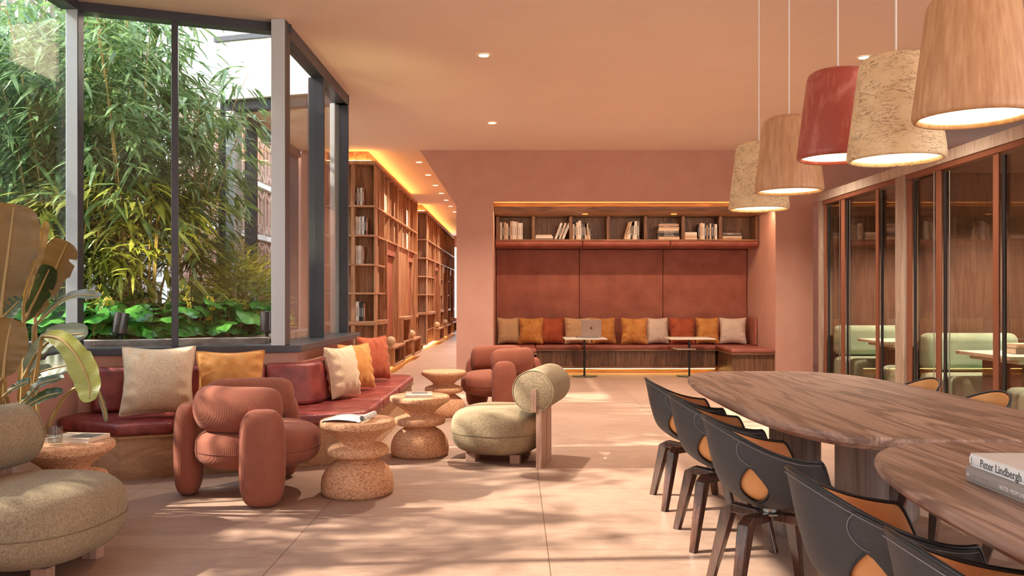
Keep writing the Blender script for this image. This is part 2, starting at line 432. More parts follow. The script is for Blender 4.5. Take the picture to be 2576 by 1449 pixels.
w = bpy.data.worlds.new('sky'); SC.world = w; w.use_nodes = True
bg = w.node_tree.nodes['Background']
tcw = w.node_tree.nodes.new('ShaderNodeTexCoord'); sep = w.node_tree.nodes.new('ShaderNodeSeparateXYZ'); rw = w.node_tree.nodes.new('ShaderNodeValToRGB')
w.node_tree.links.new(tcw.outputs['Generated'], sep.inputs[0]); w.node_tree.links.new(sep.outputs[2], rw.inputs[0])
e = rw.color_ramp.elements; e[0].position = 0; e[0].color = (1, .97, .93, 1); e[1].position = .7; e[1].color = (.62, .78, 1, 1)
w.node_tree.links.new(rw.outputs[0], bg.inputs[0]); bg.inputs[1].default_value = 3.0

sun = bpy.data.lights.new('sun', 'SUN'); sun.energy = 9.5; sun.angle = RA(.8); sun.color = (1, .90, .76)
so = bpy.data.objects.new('sun', sun); COL.objects.link(so)
SUND = Vector((1, .06, -.74)).normalized()
so.rotation_euler = SUND.to_track_quat('-Z', 'Y').to_euler(); so.location = (-12, 4, 9)

# ------------------------------------------------------------------ shell of the room
struct('floor', MB().box(-3.5, 10, -4, 32, -.2, 0), 'floor')
struct('floor_outside', MB().box(-30, -3.51, -10, 40, -.25, -.02), mottled('pale gravel', (190, 182, 170), (210, 202, 190), 8, rough=.95))
ceil = MB().prism([(-3.55, -4), (10, -4), (10, 12.94), (10, 32), (-3.42, 32), (-3.42, 9.72), (-1.97, 9.33), (-1.97, 6.99), (-3.5, 6.44), (-3.55, 6.44)], CEIL, 4.05)
struct('ceiling', ceil, 'ceiling')
# end wall with the seating niche: upper wall flares out over the corridor mouth
up = MB()
up.prism([(-1.515, CEIL), (-.936, 2.745), (-.352, 2.745), (-.352, CEIL)], 12.94, 31, Matrix.Rotation(pi / 2, 4, 'X') @ Matrix.Diagonal((1, 1, -1, 1)))
up.box(-.352, 4.108, 12.94, 13.06, 2.81, CEIL)
up.box(4.108, 4.70, 12.94, 13.06, 2.81, CEIL)
up.box(4.70, 10, 12.94, 13.2, 2.81, CEIL)
up.box(-.936, -.352, 12.94, 31, 0, 2.745)
up.box(4.108, 4.70, 12.94, 15.0, 0, 2.81)
struct('wall_back', up, 'plaster', smooth=None)
nb = MB().box(-.352, 4.108, 14.56, 14.8, 0, 3.2)
struct('ceiling_niche', MB().box(-.352, 4.108, 13.06, 14.56, 2.81, 2.95), 'ceiling', smooth=None)
struct('wall_niche', nb, 'plaster', smooth=None)
# passage to the right of the niche
pm = MB().box(4.70, 10, 15.6, 15.8, 0, 3.1).box(4.70, 10, 13.2, 15.6, 2.81, 3.0)
struct('wall_passage', pm, 'plaster', smooth=None)
struct('wall_right', MB().box(9.3, 9.5, 4.3, 12.94, 0, CEIL), 'plaster', smooth=None)
struct('wall_front', MB().box(-3.6, 2.6, -4.2, -4, 0, CEIL), 'plaster', smooth=None)
struct('wall_corridor', MB().box(-3.6, -.936, 31.2, 31.4, 0, .5).box(-3.6, -.936, 31.2, 31.4, 3.2, CEIL).box(-3.6, -3.42, 18.7, 31.2, 0, CEIL), 'plaster', smooth=None)
struct('wall_bookcase', MB().box(-3.40, -3.02, 12.98, 13.2, 0, CEIL).box(-3.9, -2.9, 13.25, 13.4, 0, CEIL), 'plaster', smooth=None)

DA = Vector((.9415, .3367, 0)); NA = Vector((-.3367, .9415, 0)); PA = Vector((-3.43, 6.42, 0))
def stripA(mb, s0, s1, o0, o1, z0, z1):
    q = [PA + DA * s + NA * o for s, o in ((s0, o0), (s1, o0), (s1, o1), (s0, o1))]
    return mb.prism([(p.x, p.y) for p in q], z0, z1)
DC = Vector((-.963, .27, 0)); NC = Vector((.27, .963, 0)); PC = Vector((-1.95, 9.28, 0))
def stripC(mb, s0, s1, o0, o1, z0, z1):
    q = [PC + DC * s + NC * o for s, o in ((s0, o0), (s1, o0), (s1, o1), (s0, o1))]
    return mb.prism([(p.x, p.y) for p in q], z0, z1)
wl = MB().box(-3.62, -3.43, -4, 6.42, 0, .835)
struct('wall_left', wl, 'plaster', smooth=None)
wa = MB().prism([(-3.43, 6.42), (-1.85, 6.93), (-1.85, 9.35), (-2.0, 9.35), (-2.0, 7.04), (-3.47, 6.56), (-3.62, 6.56), (-3.62, 6.42)], 0, .835)
struct('wall_bay', wa, 'plaster', smooth=None)
wc = stripC(MB(), .02, 1.55, 0, .15, 0, .835); struct('wall_court', wc, 'plaster', smooth=None)
struct('wall_side', MB().box(-3.55, -3.40, 9.75, 12.98, 0, .4), 'plaster', smooth=None)
struct('trim_1', MB().prism([(-3.37, 6.405), (-1.80, 6.87), (-1.78, 9.42), (-2.12, 9.42), (-2.12, 7.08), (-3.45, 6.62), (-3.62, 6.62), (-3.62, 6.405)], .836, .893), 'frame', .004)
struct('trim_2', MB().box(-3.64, -3.37, -4, 6.404, .836, .893), 'frame', .004)
# kerb of the planter, and the planter itself
kb = stripA(MB(), -.1, 1.45, .20, .34, .6, .95); kb.box(-2.36, -2.22, 7.12, 9.15, .6, .95)
struct('trim_3', kb, 'stone', .008)
kb2 = MB().box(-3.86, -3.72, -3, 6.6, .6, .95); struct('trim_4', kb2, 'stone', .008)
soil = MB().prism([(-9, -3), (-3.87, -3), (-3.87, 6.75), (-2.37, 7.30), (-2.37, 9.1), (-3.6, 9.5), (-3.6, 10.5), (-9, 10.5)], -.01, .90)
o = single('planter_soil', soil, 'soil', 'dark soil filling the raised planter outside the windows', 'soil', smooth=None); o['kind'] = 'stuff'

def win(n, members, panes):
    r = bpy.data.objects.new('window_%d' % n, None); COL.objects.link(r); r['kind'] = 'structure'
    for nm, mb, mt in members: part(nm, mb, mt, r, .004)
    for mb in panes: part('pane', mb, 'glass', r, smooth=None)
# bay window, front face (turned 20 degrees)
win(1, [('head_frame', stripA(MB(), 0, 1.62, .0, .13, 3.545, CEIL - .001), 'frame'),
        ('post', MB().box(-3.515, -3.42, 6.40, 6.49, .894, CEIL - .001), 'frame'),
        ('post', MB().box(-2.04, -1.92, 6.83, 6.975, .894, CEIL - .001), 'frame'),
        ('lit_face', MB().box(-3.513, -3.422, 6.394, 6.3995, .894, CEIL - .002), 'frame_light'),  # thin pale face paints the light falling on the post front
        ('lit_face', MB().box(-2.038, -1.922, 6.824, 6.8295, .894, CEIL - .002), 'frame_light'),
        ('mullion', stripA(MB(), .675, .725, 0, .12, .894, 3.545), 'frame')],
    [stripA(MB(), .085, .675, .055, .067, .894, 3.545), stripA(MB(), .725, 1.42, .055, .067, .894, 3.545)])
# bay window, side face
pn = lambda y0, y1: MB().box(-2.006, -1.994, y0, y1, .894, 3.50)
win(2, [('head_frame', MB().box(-2.05, -1.921, 6.976, 9.44, 3.50, CEIL - .001), 'frame'),
        ('mullion', MB().box(-2.08, -1.92, 8.20, 8.245, .894, 3.50), 'frame'),
        ('post', MB().box(-2.075, -1.921, 9.385, 9.435, .894, 3.50), 'frame')], [pn(6.976, 8.20), pn(8.245, 9.385)])
# long left window towards the camera
pn = lambda y0, y1: MB().box(-3.506, -3.494, y0, y1, .894, 3.545)
ys = [-3.9, -1.4, 1.2, 3.8]
win(3, [('head_frame', MB().box(-3.55, -3.42, -3.95, 6.399, 3.545, CEIL - .001), 'frame')] +
       [('mullion', MB().box(-3.56, -3.42, y, y + .05, .894, 3.545), 'frame') for y in ys],
    [pn(a + .05, b) for a, b in zip(ys, ys[1:] + [6.40])])
# court window opposite
win(4, [('head_frame', stripC(MB(), .0, 1.56, .0, .14, 3.50, CEIL - .001), 'frame'),
        ('post', stripC(MB(), .10, .16, -.02, .16, .836, 3.50), 'frame_light'),
        ('post', stripC(MB(), 1.43, 1.54, 0, .16, .836, 3.50), 'frame_light')],
    [stripC(MB(), .16, 1.43, .06, .07, .836, 3.50)])
# far side window of the space behind the court
pn = lambda y0, y1: MB().box(-3.476, -3.466, y0, y1, .40, 3.50)
win(5, [('head_frame', MB().box(-3.53, -3.40, 9.78, 12.97, 3.50, CEIL - .001), 'frame')] +
       [('mullion', MB().box(-3.56, -3.40, y, y + .05, .40, 3.50), 'frame') for y in (9.80, 10.75, 12.78)],
    [pn(9.85, 10.75), pn(10.80, 12.78)])
# white parapet over the court window
par = stripC(MB(), -.1, 1.62, -.06, .3, CEIL + .001, 4.30); struct('wall_parapet', par, 'white_wall', smooth=None)
struct('trim_5', stripC(MB(), -.1, 1.64, -.09, .3, 4.301, 4.36), 'frame')
struct('wall_upper', MB().box(-3.4, 3, 9.9, 10.2, 4.06, 7.5), 'ceiling', smooth=None)
struct('window_6', MB().box(-3.4, -.95, 31.25, 31.27, .5, 3.2), 'glass', smooth=None)

# garden facade of latticed panels beyond the planting
def lattice(x, y0, n, wd, zs, hts, mat, nm, back=True):
    r = bpy.data.objects.new(nm, None); COL.objects.link(r); r['kind'] = 'structure'; r.location = (x, y0, 0)
    b = MB()
    if back: b.box(-.30, -.22, 0, n * wd, zs[0] - .1, zs[-1] + hts[-1] + .2)
    for z, h in zip(zs, hts): b.box(-.22, .06, 0, n * wd, z - .10, z)
    b.box(-.22, .06, 0, n * wd, zs[-1] + hts[-1], zs[-1] + hts[-1] + .1)
    part('backing_wall', b, 'white_wall', r, smooth=None)
    for z, h in zip(zs, hts):
        m = MB(); t = .035
        for i in range(n):
            a = i * wd; c = a + wd / 2
            def bar(p, q):
                d = Vector((0, q[0] - p[0], q[1] - p[1])); L = d.length; d.normalize(); s = Vector((0, -d.z, d.y)) * t
                P = Vector((0, p[0], p[1])); Q = Vector((0, q[0], q[1]))
                vs = [(xx, v.y, v.z) for xx in (-.10, 0) for v in (P + s, P - s, Q - s, Q + s)]
                m.add(vs, [(0, 1, 2, 3), (7, 6, 5, 4), (0, 4, 5, 1), (1, 5, 6, 2), (2, 6, 7, 3), (3, 7, 4, 0)])
            f = .24 * h
            bar((a, z), (a, z + h)); bar((c, z + f), (c, z + h - f))
            bar((c, z + h - f), (a, z + h)); bar((c, z + h - f), (a + wd, z + h)); bar((c, z + f), (a, z)); bar((c, z + f), (a + wd, z))
        part('lattice_screen', m, mat, r, smooth=None)
lattice(-8.2, 10.6, 26, .62, [.5, 1.75, 3.0, 4.3, 5.6], [1.15, 1.15, 1.2, 1.2, 1.2], 'lattice', 'wall_garden')
lattice(-5.4, 13.2, 12, .5, [.4, 1.5, 2.6, 3.7], [1.0, 1.0, 1.0, 1.0], 'lattice_pink', 'wall_screen')

# ------------------------------------------------------------------ ceiling lights
def downlight(x, y, label, z=CEIL, r=.062, group=None, en=400):
    t = thing('downlight', label, 'ceiling light', (x, y, z), 0, group)
    part('trim_ring', MB().lathe([(r * .78, -.001), (r * .8, -.008), (r, -.008), (r * 1.06, -.001)], 28), 'white', t)
    part('lens', MB().lathe([(0, -.004), (r * .79, -.004), (r * .79, -.001)], 28), 'down', t)
    L = bpy.data.lights.new('bulb', 'SPOT'); L.energy = en; L.use_shadow = True; L.spot_size = RA(120); L.spot_blend = .9; L.shadow_soft_size = .05; L.color = (1, .86, .68)
    lo = bpy.data.objects.new('bulb', L); COL.objects.link(lo); lo.parent = t; lo.location = (0, 0, -.02)
downlight(-.305, 7.85, 'round recessed downlight nearest the bay window corner post')
downlight(-.312, 10.9, 'round recessed downlight in the open ceiling in front of the end wall')
downlight(3.37, 7.92, 'round recessed downlight behind the bark pendant shade')
downlight(3.45, 10.9, 'added fill downlight hidden behind the wood pendant shade')  # extra lamp added out of view to brighten the niche
for i, (a, b) in enumerate(((5.4, 8.4), (5.4, 10.8), (5.4, 5.6))):  # booth lamps added to lift the dark interiors
    downlight(a, b, 'small added fill downlight inside the %s glazed booth' % ('near', 'far', 'nearest')[i], z=2.719, en=330)
for i, yy in enumerate((14.07, 15.55, 17.0, 18.3, 19.6, 20.9, 22.3, 23.7)):
    downlight(-1.66 , yy, 'small round downlight in the corridor ceiling, %s counted from the front' % ORD[i], group='corridor downlights', en=160)

# ------------------------------------------------------------------ corridor bookcases
BK = {'white': .4, 'cream': .55, 'beige': .7, 'black': .85, 'grey': .95, 'brown': 1}
def book(w_, d, h, col, label, group, loc, rz=0, tilt=0, lay=False, mark=False):
    """upright book: spine faces local -y, width along x"""
    t = thing('book', label, 'book', loc, 0, group)
    Mx = Matrix.Rotation(rz, 4, 'Z')
    if lay: Mx = Mx @ Matrix(((0, 0, 1, 0), (0, 1, 0, 0), (-1, 0, 0, w_), (0, 0, 0, 1)))
    elif tilt:
        Mx = Mx @ Matrix.Rotation(tilt, 4, 'Y')
    c = MB().box(0, .003, 0, d, 0, h, Mx).box(w_ - .003, w_, 0, d, 0, h, Mx).box(.003, w_ - .003, 0, .004, 0, h, Mx)
    cv = part('cover', c, 'bk_' + col, t, smooth=None)
    part('page_block', MB().box(.003, w_ - .003, .004, d - .004, .003, h - .003, Mx), 'paper', t, smooth=None)
    if mark:
        ink = 'ink_w' if col in ('black', 'grey', 'brown') else 'ink'
        m = MB(); z = h * .25
        while z < h * .72:
            q = rnd.uniform(.006, .014); m.box(w_ * .34, w_ * .62, -.0008, 0, z, z + q, Mx); z += q + .004
        part('title_lettering', m, ink, cv, smooth=None)
    return t
def cap(s): return s
def bookcase(name, label, y0, y1, xf, xl, nich, cols, panel=True, zb=.1, deep=.36):
    t = thing(name, label, 'bookcase', (xf, y0, 0))
    P = lambda nm, mb, mt, **k: part(nm, mb, mt, t, .003, world=True, seg=1, smooth=None, **k)
    ztop = 3.40
    xb = xf - deep
    Z = [2.75, 2.285, 1.825, 1.37]
    P('top_board', MB().box(xl, xf + .03, y0 - .03, y1 + .03, ztop, ztop + .05), 'shelf_y')
    # cove box and led strip above
    P('cove_upstand', MB().box(xl + .1, xf - .12, y0 + .12, y1, ztop + .051, CEIL - .002), 'shelf_y')
    P('led_strip', MB().box(xf - .085, xf - .06, y0 + .05, y1, ztop + .052, ztop + .068).box(xl, xf - .085, y0 + .04, y0 + .065, ztop + .052, ztop + .068), 'led', label='warm cove light strip')
    # front end compartments, facing the room
    P('end_panel', MB().box(xl, xf - .02, y0 + .27, y0 + .295, zb, ztop), 'shelf_z')
    P('stile', MB().box(xf - .37, xf - .31, y0, y0 + .26, zb, ztop), 'shelf_z')
    P('stile', MB().box(xf - .02, xf, y0 + .05, y0 + .295, zb, ztop), 'shelf_z')
    for z in Z + [zb + .02]:
        P('end_shelf', MB().box(xl, xf + .01, y0 - .01, y0 + .27, z - .03, z), 'shelf_x')
    P('counter', MB().box(xl, xf + .02, y0 - .02, y0 + .27, .85, .917), 'shelf_x')
    # long side
    P('back_panel', MB().box(xb - .02, xb, y0 + .3, y1, zb, ztop), 'shelf_z')
    for z in Z[:2]:
        P('long_shelf', MB().box(xb, xf + .02, y0 + .27, y1, z - .03, z), 'shelf_y')
    for yy in cols:
        P('divider', MB().box(xb, xf - .005, yy - .012, yy + .012, Z[1], Z[0] - .03), 'shelf_z')
        P('divider', MB().box(xb, xf - .005, yy - .012, yy + .012, Z[0], ztop), 'shelf_z')
    last = y0 + .3
    for (a, b) in nich:
        # shelves before the nook
        if panel and last > y0 + 1:
            P('wood_panel', MB().box(xf - .04, xf - .015, last, a, zb, Z[1] - .03), 'shelf_z')
            P('counter', MB().box(xf - .015, xf + .14, last + .02, a - .02, .86, .917), 'shelf_y')
            P('lower_box', MB().box(xf - .015, xf + .12, last + .02, last + .05, zb, .859).box(xf - .015, xf + .12, last + .05, a - .02, .42, .45).box(xf - .015, xf + .12, a - .35, a - .32, .45, .859).box(xf - .015, xf + .12, last + .05, a - .02, zb, zb + .03), 'shelf_z')
        elif a - last > .3:
            for z in Z[2:]:
                P('side_shelf', MB().box(xb, xf + .01, last - .03, a + .05, z - .03, z), 'shelf_y')
            P('counter', MB().box(xb, xf + .05, last - .03, a + .1, .85, .917), 'shelf_y')
            n = max(1, int((a - last) / .5))
            for k in range(n + 1):
                yy = last + (a - last) * k / n
                P('divider', MB().box(xb, xf, yy - .012, yy + .012, zb, Z[1] - .03), 'shelf_z')
            P('low_shelf', MB().box(xb, xf, last, a, .44, .47), 'shelf_y')
        P('nook_backrest', MB().box(xf - .13, xf - .08, a + .06, b - .06, .45, Z[1] - .25), 'leather_niche', label='textured terracotta leather')
        P('nook_hood', MB().box(xb, xf - .03, a + .05, b - .05, Z[1] - .24, Z[1] - .032), 'leather_niche')
        P('nook_side', MB().box(xb, xf + .04, a, a + .04, zb, Z[1] - .03), 'shelf_z')
        P('nook_side', MB().box(xb, xf + .04, b - .04, b, zb, Z[1] - .03), 'shelf_z')
        P('nook_seat', MB().box(xb + .05, xf + .16, a + .04, b - .04, .40, .44), 'shelf_y')
        P('nook_shelf_box', MB().box(xf + .02, xf + .16, a + .06, a + .09, zb, .40).box(xf + .02, xf + .16, b - .09, b - .06, zb, .40).box(xf - .1, xf + .16, a + .04, b - .04, zb, zb + .03), 'shelf_z')
        last = b
    P('end_board', MB().box(xb, xf + .03, y1 - .04, y1, zb, ztop), 'shelf_z')
    if y1 - last > .2:
        P('counter', MB().box(xb, xf + .05, last, y1, .85, .917), 'shelf_y')
    P('plinth', MB().box(xl, xf - .1, y0 + .08, y1 - .05, 0, zb - .01), 'shelf_y')
    P('floor_led', MB().box(xf - .098, xf - .088, y0 + .1, y1 - .05, .02, .05), 'led', label='warm floor light strip')
    return t
cols1 = [13.47, 13.96, 14.5, 15.06, 15.6, 16.2, 16.76, 17.3, 17.85]
bookcase('bookcase', 'tall oak bookcase with leather nooks, the nearer of the two along the corridor', 12.94, 18.4, -2.23, -3.0, [(13.96, 15.4), (16.75, 18.0)], cols1)
cols2 = [20.5 + .6 * k for k in range(1, 15)]
bookcase('bookcase', 'tall oak bookcase with leather nooks, the farther one down the corridor', 20.5, 29.6, -2.23, -3.0, [(22.3, 23.9), (24.9, 26.5), (27.4, 28.9)], cols2, False)
def row(n0, x, y, z, axis, specs, where, grp, mark=False, ret=None):
    """specs: (colour, thickness, height, tilt)"""
    p = 0
    for i, (c, wd, h, tl) in enumerate(specs):
        nm = ORD[i]
        loc = (x + p, y, z) if axis == 'x' else (x, y + p, z)
        lean = ' leaning' if tl else ' upright'
        book(wd, .17 if axis == 'x' else .2, h, c, '%s%s book, %s, %s from %s' % (c, lean, where, nm, 'left' if axis == 'x' else 'front'), grp,
             loc, 0 if axis == 'x' else pi / 2, tl, mark=mark)
        p += wd + .002 + (abs(sin(tl)) * .02 if tl else 0)
g = 'books in the bookcase end facing the room'
rows = [(2.75, [('black', .02, .28, 0), ('cream', .022, .28, 0), ('grey', .026, .28, 0), ('white', .03, .28, 0), ('brown', .03, .28, 0)], 'top shelf'),
        (2.285, [('white', .028, .29, 0), ('cream', .024, .28, 0), ('white', .022, .29, 0), ('grey', .018, .30, 0), ('white', .035, .29, 0), ('black', .024, .28, 0), ('brown', .03, .27, 0)], 'second shelf'),
        (1.825, [('white', .024, .29, 0), ('cream', .022, .28, 0), ('white', .03, .29, 0), ('beige', .028, .28, 0), ('brown', .024, .28, 0)], 'third shelf'),
        (.917, [('white', .05, .31, 0), ('black', .032, .30, 0), ('black', .034, .29, 0), ('brown', .026, .28, 0)], 'counter shelf'),
        (.12, [('white', .03, .4, 0), ('cream', .03, .4, 0), ('white', .03, .4, 0), ('beige', .03, .38, 0)], 'lowest shelf')]
for z, sp, wh in rows:
    row(0, -2.535, 12.98, z + .0005, 'x', sp, wh + ' of bookcase end', g, True)
side = [(13.50, 2.75, [('brown', .05, .3, 0), ('beige', .06, .36, 0), ('brown', .05, .34, 0)]), (14.0, 2.75, [('cream', .09, .32, 0), ('white', .1, .33, 0), ('beige', .1, .31, 0), ('cream', .08, .32, 0)]),
        (14.53, 2.75, [('beige', .1, .28, 0), ('brown', .1, .3, 0), ('beige', .08, .31, 0), ('beige', .08, .3, 0)]), (15.1, 2.75, [('cream', .12, .3, 0), ('beige', .1, .3, 0)]),
        (16.25, 2.75, [('white', .16, .34, 0)]), (16.8, 2.75, [('white', .2, .36, 0), ('white', .14, .35, 0)]), (17.35, 2.75, [('beige', .12, .3, 0)]),
        (13.0 + .27, 2.285, [('brown', .08, .24, 0), ('beige', .08, .2, 0)]), (15.1, 2.285, [('cream', .1, .2, 0), ('beige', .12, .32, 0)]), (16.25, 2.285, [('white', .16, .33, 0), ('cream', .1, .3, 0)]),
        (16.8, 2.285, [('white', .2, .34, 0), ('white', .12, .33, 0), ('cream', .08, .3, 0)]),
        (13.29, 1.825, [('beige', .14, .33, 0), ('brown', .1, .3, 0)]), (13.29, 1.37, [('beige', .14, .33, 0), ('beige', .12, .33, 0)])]
colname = ['first', 'second', 'third', 'fourth', 'fifth', 'sixth', 'seventh', 'eighth', 'ninth', 'tenth']
zn = {2.75: 'top row', 2.285: 'second row', 1.825: 'third row', 1.37: 'fourth row'}
for y, z, sp in side:
    k = min(range(9), key=lambda q: abs(([13.25] + cols1)[q] - y))
    row(0, -2.26, y, z + .0005, 'y', sp, '%s bay %s, near bookcase side' % (zn[z], colname[k]), 'books along the corridor side of the near bookcase')
side2 = [(21.15, 2.75, [('beige', .2, .3, 0)]), (22.35, 2.75, [('white', .2, .33, 0)]), (23.55, 2.75, [('cream', .25, .3, 0)]), (26.0, 2.75, [('white', .25, .3, 0)]), (26.6, 2.75, [('cream', .2, .32, 0)]),
         (22.95, 2.285, [('cream', .2, .28, 0)]), (24.2, 2.285, [('white', .25, .3, 0)]), (26.0, 2.285, [('beige', .3, .28, 0)])]
for y, z, sp in side2:
    k = int((y - 20.5) / .6)
    row(0, -2.26, y, z + .0005, 'y', sp, '%s bay %s, far bookcase' % (zn[z], ORD[k]), 'books in the far bookcase')
for i, (y, lab) in enumerate(((14.1, 'in the nearest nook of the near bookcase'), (16.9, 'in the farther nook of the near bookcase'), (22.45, 'in the first nook of the far bookcase'), (25.05, 'in the middle nook of the far bookcase'), (27.55, 'in the last nook of the far bookcase'))):
    single('bolster_cushion', MB().sell((-2.17, y + .14, .445 + .085), (.085, .085, .085), 1, 1, 24, 12), 'cream', 'small round cream cushion ' + lab, 'cushion', 'round cushions in the bookcase nooks')
# ------------------------------------------------------------------ niche: shelf, wall panels, bench
t = thing('wall_shelf', 'long oak wall shelf of seven open cubbies across the niche', 'shelf', (-.352, 13.8, 2.25))
P = lambda nm, mb, mt, **k: part(nm, mb, mt, t, .003, world=True, seg=1, smooth=None, **k)
P('bottom_board', MB().box(-.345, 4.10, 13.79, 14.2, 2.245, 2.27), 'zebra_x')
P('back_panel', MB().box(-.345, 4.10, 14.14, 14.2, 2.27, 2.67), 'zebra')
for k in range(8):
    x = [-.33, .27, .905, 1.535, 2.165, 2.80, 3.43, 4.04][k]
    P('divider', MB().box(x, x + .055, 13.80, 14.14, 2.27, 2.66), 'zebra')
P('hood_board', MB().box(-.345, 4.10, 12.99, 13.02, 2.655, 2.735).box(-.345, 4.10, 13.02, 13.155, 2.675, 2.69), 'zebra_x')
P('hood_underside', MB().box(-.345, 4.10, 13.156, 14.2, 2.672, 2.687), mottled('satin oak hood', (206, 164, 128), (190, 148, 112), 2, rough=.3, spec=.6))
P('cove_panel', MB().box(-.345, 4.10, 13.16, 13.2, 2.6875, 2.805), 'zebra_x')
P('led_strip', MB().box(-.33, 4.08, 13.04, 13.06, 2.691, 2.70), 'led', label='warm cove light strip')
P('shelf_led', MB().box(-.33, 4.08, 13.03, 13.06, 2.666, 2.674), 'led_soft', label='linear light under the hood')
for x in (1.15, 2.62):
    P('spot_lens', MB().lathe([(0, 0), (.05, 0), (.05, .006), (0, .006)], 20, (x, 13.55, 2.6655)), 'led_dim')

def bol(x0, x1):
    m = MB(); prof = [(13.79, 2.244), (13.77, 2.20), (13.80, 2.155), (13.90, 2.13), (14.2, 2.14), (14.48, 2.15), (14.5, 2.244)]
    n = len(prof)
    vs = [(x, y, z) for x in (x0, x1) for y, z in prof]
    return m.add(vs, [tuple(range(n)), tuple(range(n, 2 * n))[::-1]] + [(i, i + n, (i + 1) % n + n, (i + 1) % n) for i in range(n)])
t = thing('wall_upholstery', 'terracotta leather wall panels with padded roll along the top of the niche', 'wall panel', (-.35, 14.5, .47))
P = lambda nm, mb, mt, bev=.008, **k: part(nm, mb, mt, t, bev, world=True, seg=3, smooth=40, **k)
xs = [-.345, 1.13, 2.61, 4.10]
for a, b in zip(xs, xs[1:]):
    P('panel', MB().box(a + .003, b - .003, 14.50, 14.555, .40, 2.14), 'leather_niche', .01)
    P('padded_roll', bol(a + .003, b - .003), 'leather_seat', .02)
P('side_panel', MB().box(4.06, 4.10, 13.9, 14.49, .48, .95), 'leather_niche', .01)

t = thing('bench', 'long niche bench of striped wood with rose brown leather seat pads', 'bench', (1.85, 13.9, 0))
P = lambda nm, mb, mt, bev=.003, seg=1, **k: part(nm, mb, mt, t, bev, world=True, seg=seg, smooth=40, **k)
P('base', MB().box(.34, 3.405, 13.95, 14.49, .12, .385), 'zebra')
P('base_wing', MB().box(-.345, .30, 13.0, 14.49, .08, .385), 'zebra')
P('base_wing', MB().box(3.45, 4.10, 13.0, 14.49, .02, .385), 'zebra')
P('seat_board', MB().box(.336, 3.41, 13.9, 14.49, .386, .408).box(-.345, .336, 12.95, 14.49, .386, .408).box(3.41, 4.10, 12.95, 14.49, .386, .408), 'zebra_x')
P('foot_rail', MB().box(.34, 3.405, 13.93, 13.99, .085, .12), 'zebra_x')
P('plinth', MB().box(.30, 3.45, 14.06, 14.1, 0, .119), 'zebra_x')
P('led_strip', MB().box(.34, 3.40, 13.965, 13.985, .074, .084), 'led', label='warm strip light under the bench')
for a, b, c, d in ((-.343, .334, 12.945, 14.49), (.338, 1.13, 13.89, 14.49), (1.134, 2.60, 13.89, 14.49), (2.604, 3.407, 13.89, 14.49), (3.412, 4.10, 12.945, 14.49)):
    P('seat_pad', MB().box(a + .002, b - .002, c, d, .409, .474), 'leather_seat', .022, 4)

# ------------------------------------------------------------------ pillows
def pillow_mesh(w_, h, th, seed):
    r = random.Random(seed); ph = [r.uniform(0, 6) for _ in range(6)]
    def edge(u, v):
        x = u * w_ / 2 * (1 - .16 * (1 - v * v) * abs(u) ** 1.5); z = v * h / 2 * (1 - .16 * (1 - u * u) * abs(v) ** 1.5)
        k_ = 1 - .075 * (u * u * v * v) ** 2
        return x * k_, z * k_
    m = MB()
    def f(s):
        def g(a, b):
            u, v = 2 * a - 1, 2 * b - 1
            x, z = edge(u, v)
            y = (max(0, 1 - abs(u) ** 2.4) ** .55) * (max(0, 1 - abs(v) ** 2.4) ** .55) * th / 2
            e = max(abs(u), abs(v)); k = max(0, (e - .45)) * 1.6 * (1 - e ** 6)
            y += .015 * k * (sin(9 * (v if abs(u) > abs(v) else u) * 1.6 + ph[0]) + .6 * sin(17 * (v if abs(u) > abs(v) else u) + ph[1]))
            y += .008 * sin(3 * u + ph[2]) * sin(2.6 * v + ph[3]) * (1 - e * e)
            return (x, s * y, z)
        return g
    m.grid(30, 30, f(1)); m.grid(30, 30, f(-1), flip=True)
    pp = MB(); pts = []
    N = 26
    for k in range(N): pts.append((-1 + 2 * k / N, -1))
    for k in range(N): pts.append((1, -1 + 2 * k / N))
    for k in range(N): pts.append((1 - 2 * k / N, 1))
    for k in range(N): pts.append((-1, 1 - 2 * k / N))
    pp.sweep([(edge(u, v)[0], 0, edge(u, v)[1]) for u, v in pts], .0055, 6, closed=True, ref=(0, 1, 0))
    return m, pp
def pillow(loc, w_, h, th, mat, label, rz=0, lean=0, seed=1, group=None, roll=0):
    t = thing('pillow', label, 'pillow', loc, rz, group)
    t.rotation_euler = (lean, roll, rz)
    m, p = pillow_mesh(w_, h, th, seed)
    for mb in (m, p): mb.v = [(a, b, c + h / 2) for a, b, c in mb.v]
    cv = part('cover', m, mat, t, smooth=179); part('piping', p, mat, cv, smooth=179)
    return t
specs = [(1281, .40, 'beige', 'beige linen pillow at the left end of the niche bench', .1), (1335, .43, 'ochre', 'ochre pillow second from left on the niche bench', -.05), (1390, .44, 'rust', 'leftmost rust pillow on the niche bench', .05),
         (1454, .47, 'beige', 'beige linen pillow behind the laptop', 0), (1520, .44, 'ochre', 'ochre pillow just right of the laptop', .08), (1596, .46, 'ochre', 'ochre pillow standing forward at the middle of the niche bench', -.04),
         (1656, .42, 'white_linen', 'off white pillow behind the right small table, middle of the niche bench', .1), (1718, .44, 'rust', 'rust pillow behind the right small table', .03), (1780, .40, 'ochre', 'rightmost ochre pillow on the niche bench', -.06), (1844, .46, 'white_linen', 'off white pillow at the right end of the niche bench', -.1)]
for i, (px, w_, mt, lb, rz) in enumerate(specs):
    y = 14.16 + (.0 if i % 2 else .05); 
    if i == 5: y = 14.10
    pillow(((px - 1297) / 2060 * y, y, .478), w_ + .02, .485, .19, mt, lb, rz * 2, -.20, 40 + i, 'pillows on the niche bench')
pillow((-2.66, 6.07, .405), .55, .55, .21, 'cream', 'large cream linen pillow on the left of the window bench', .25, -.22, 3)
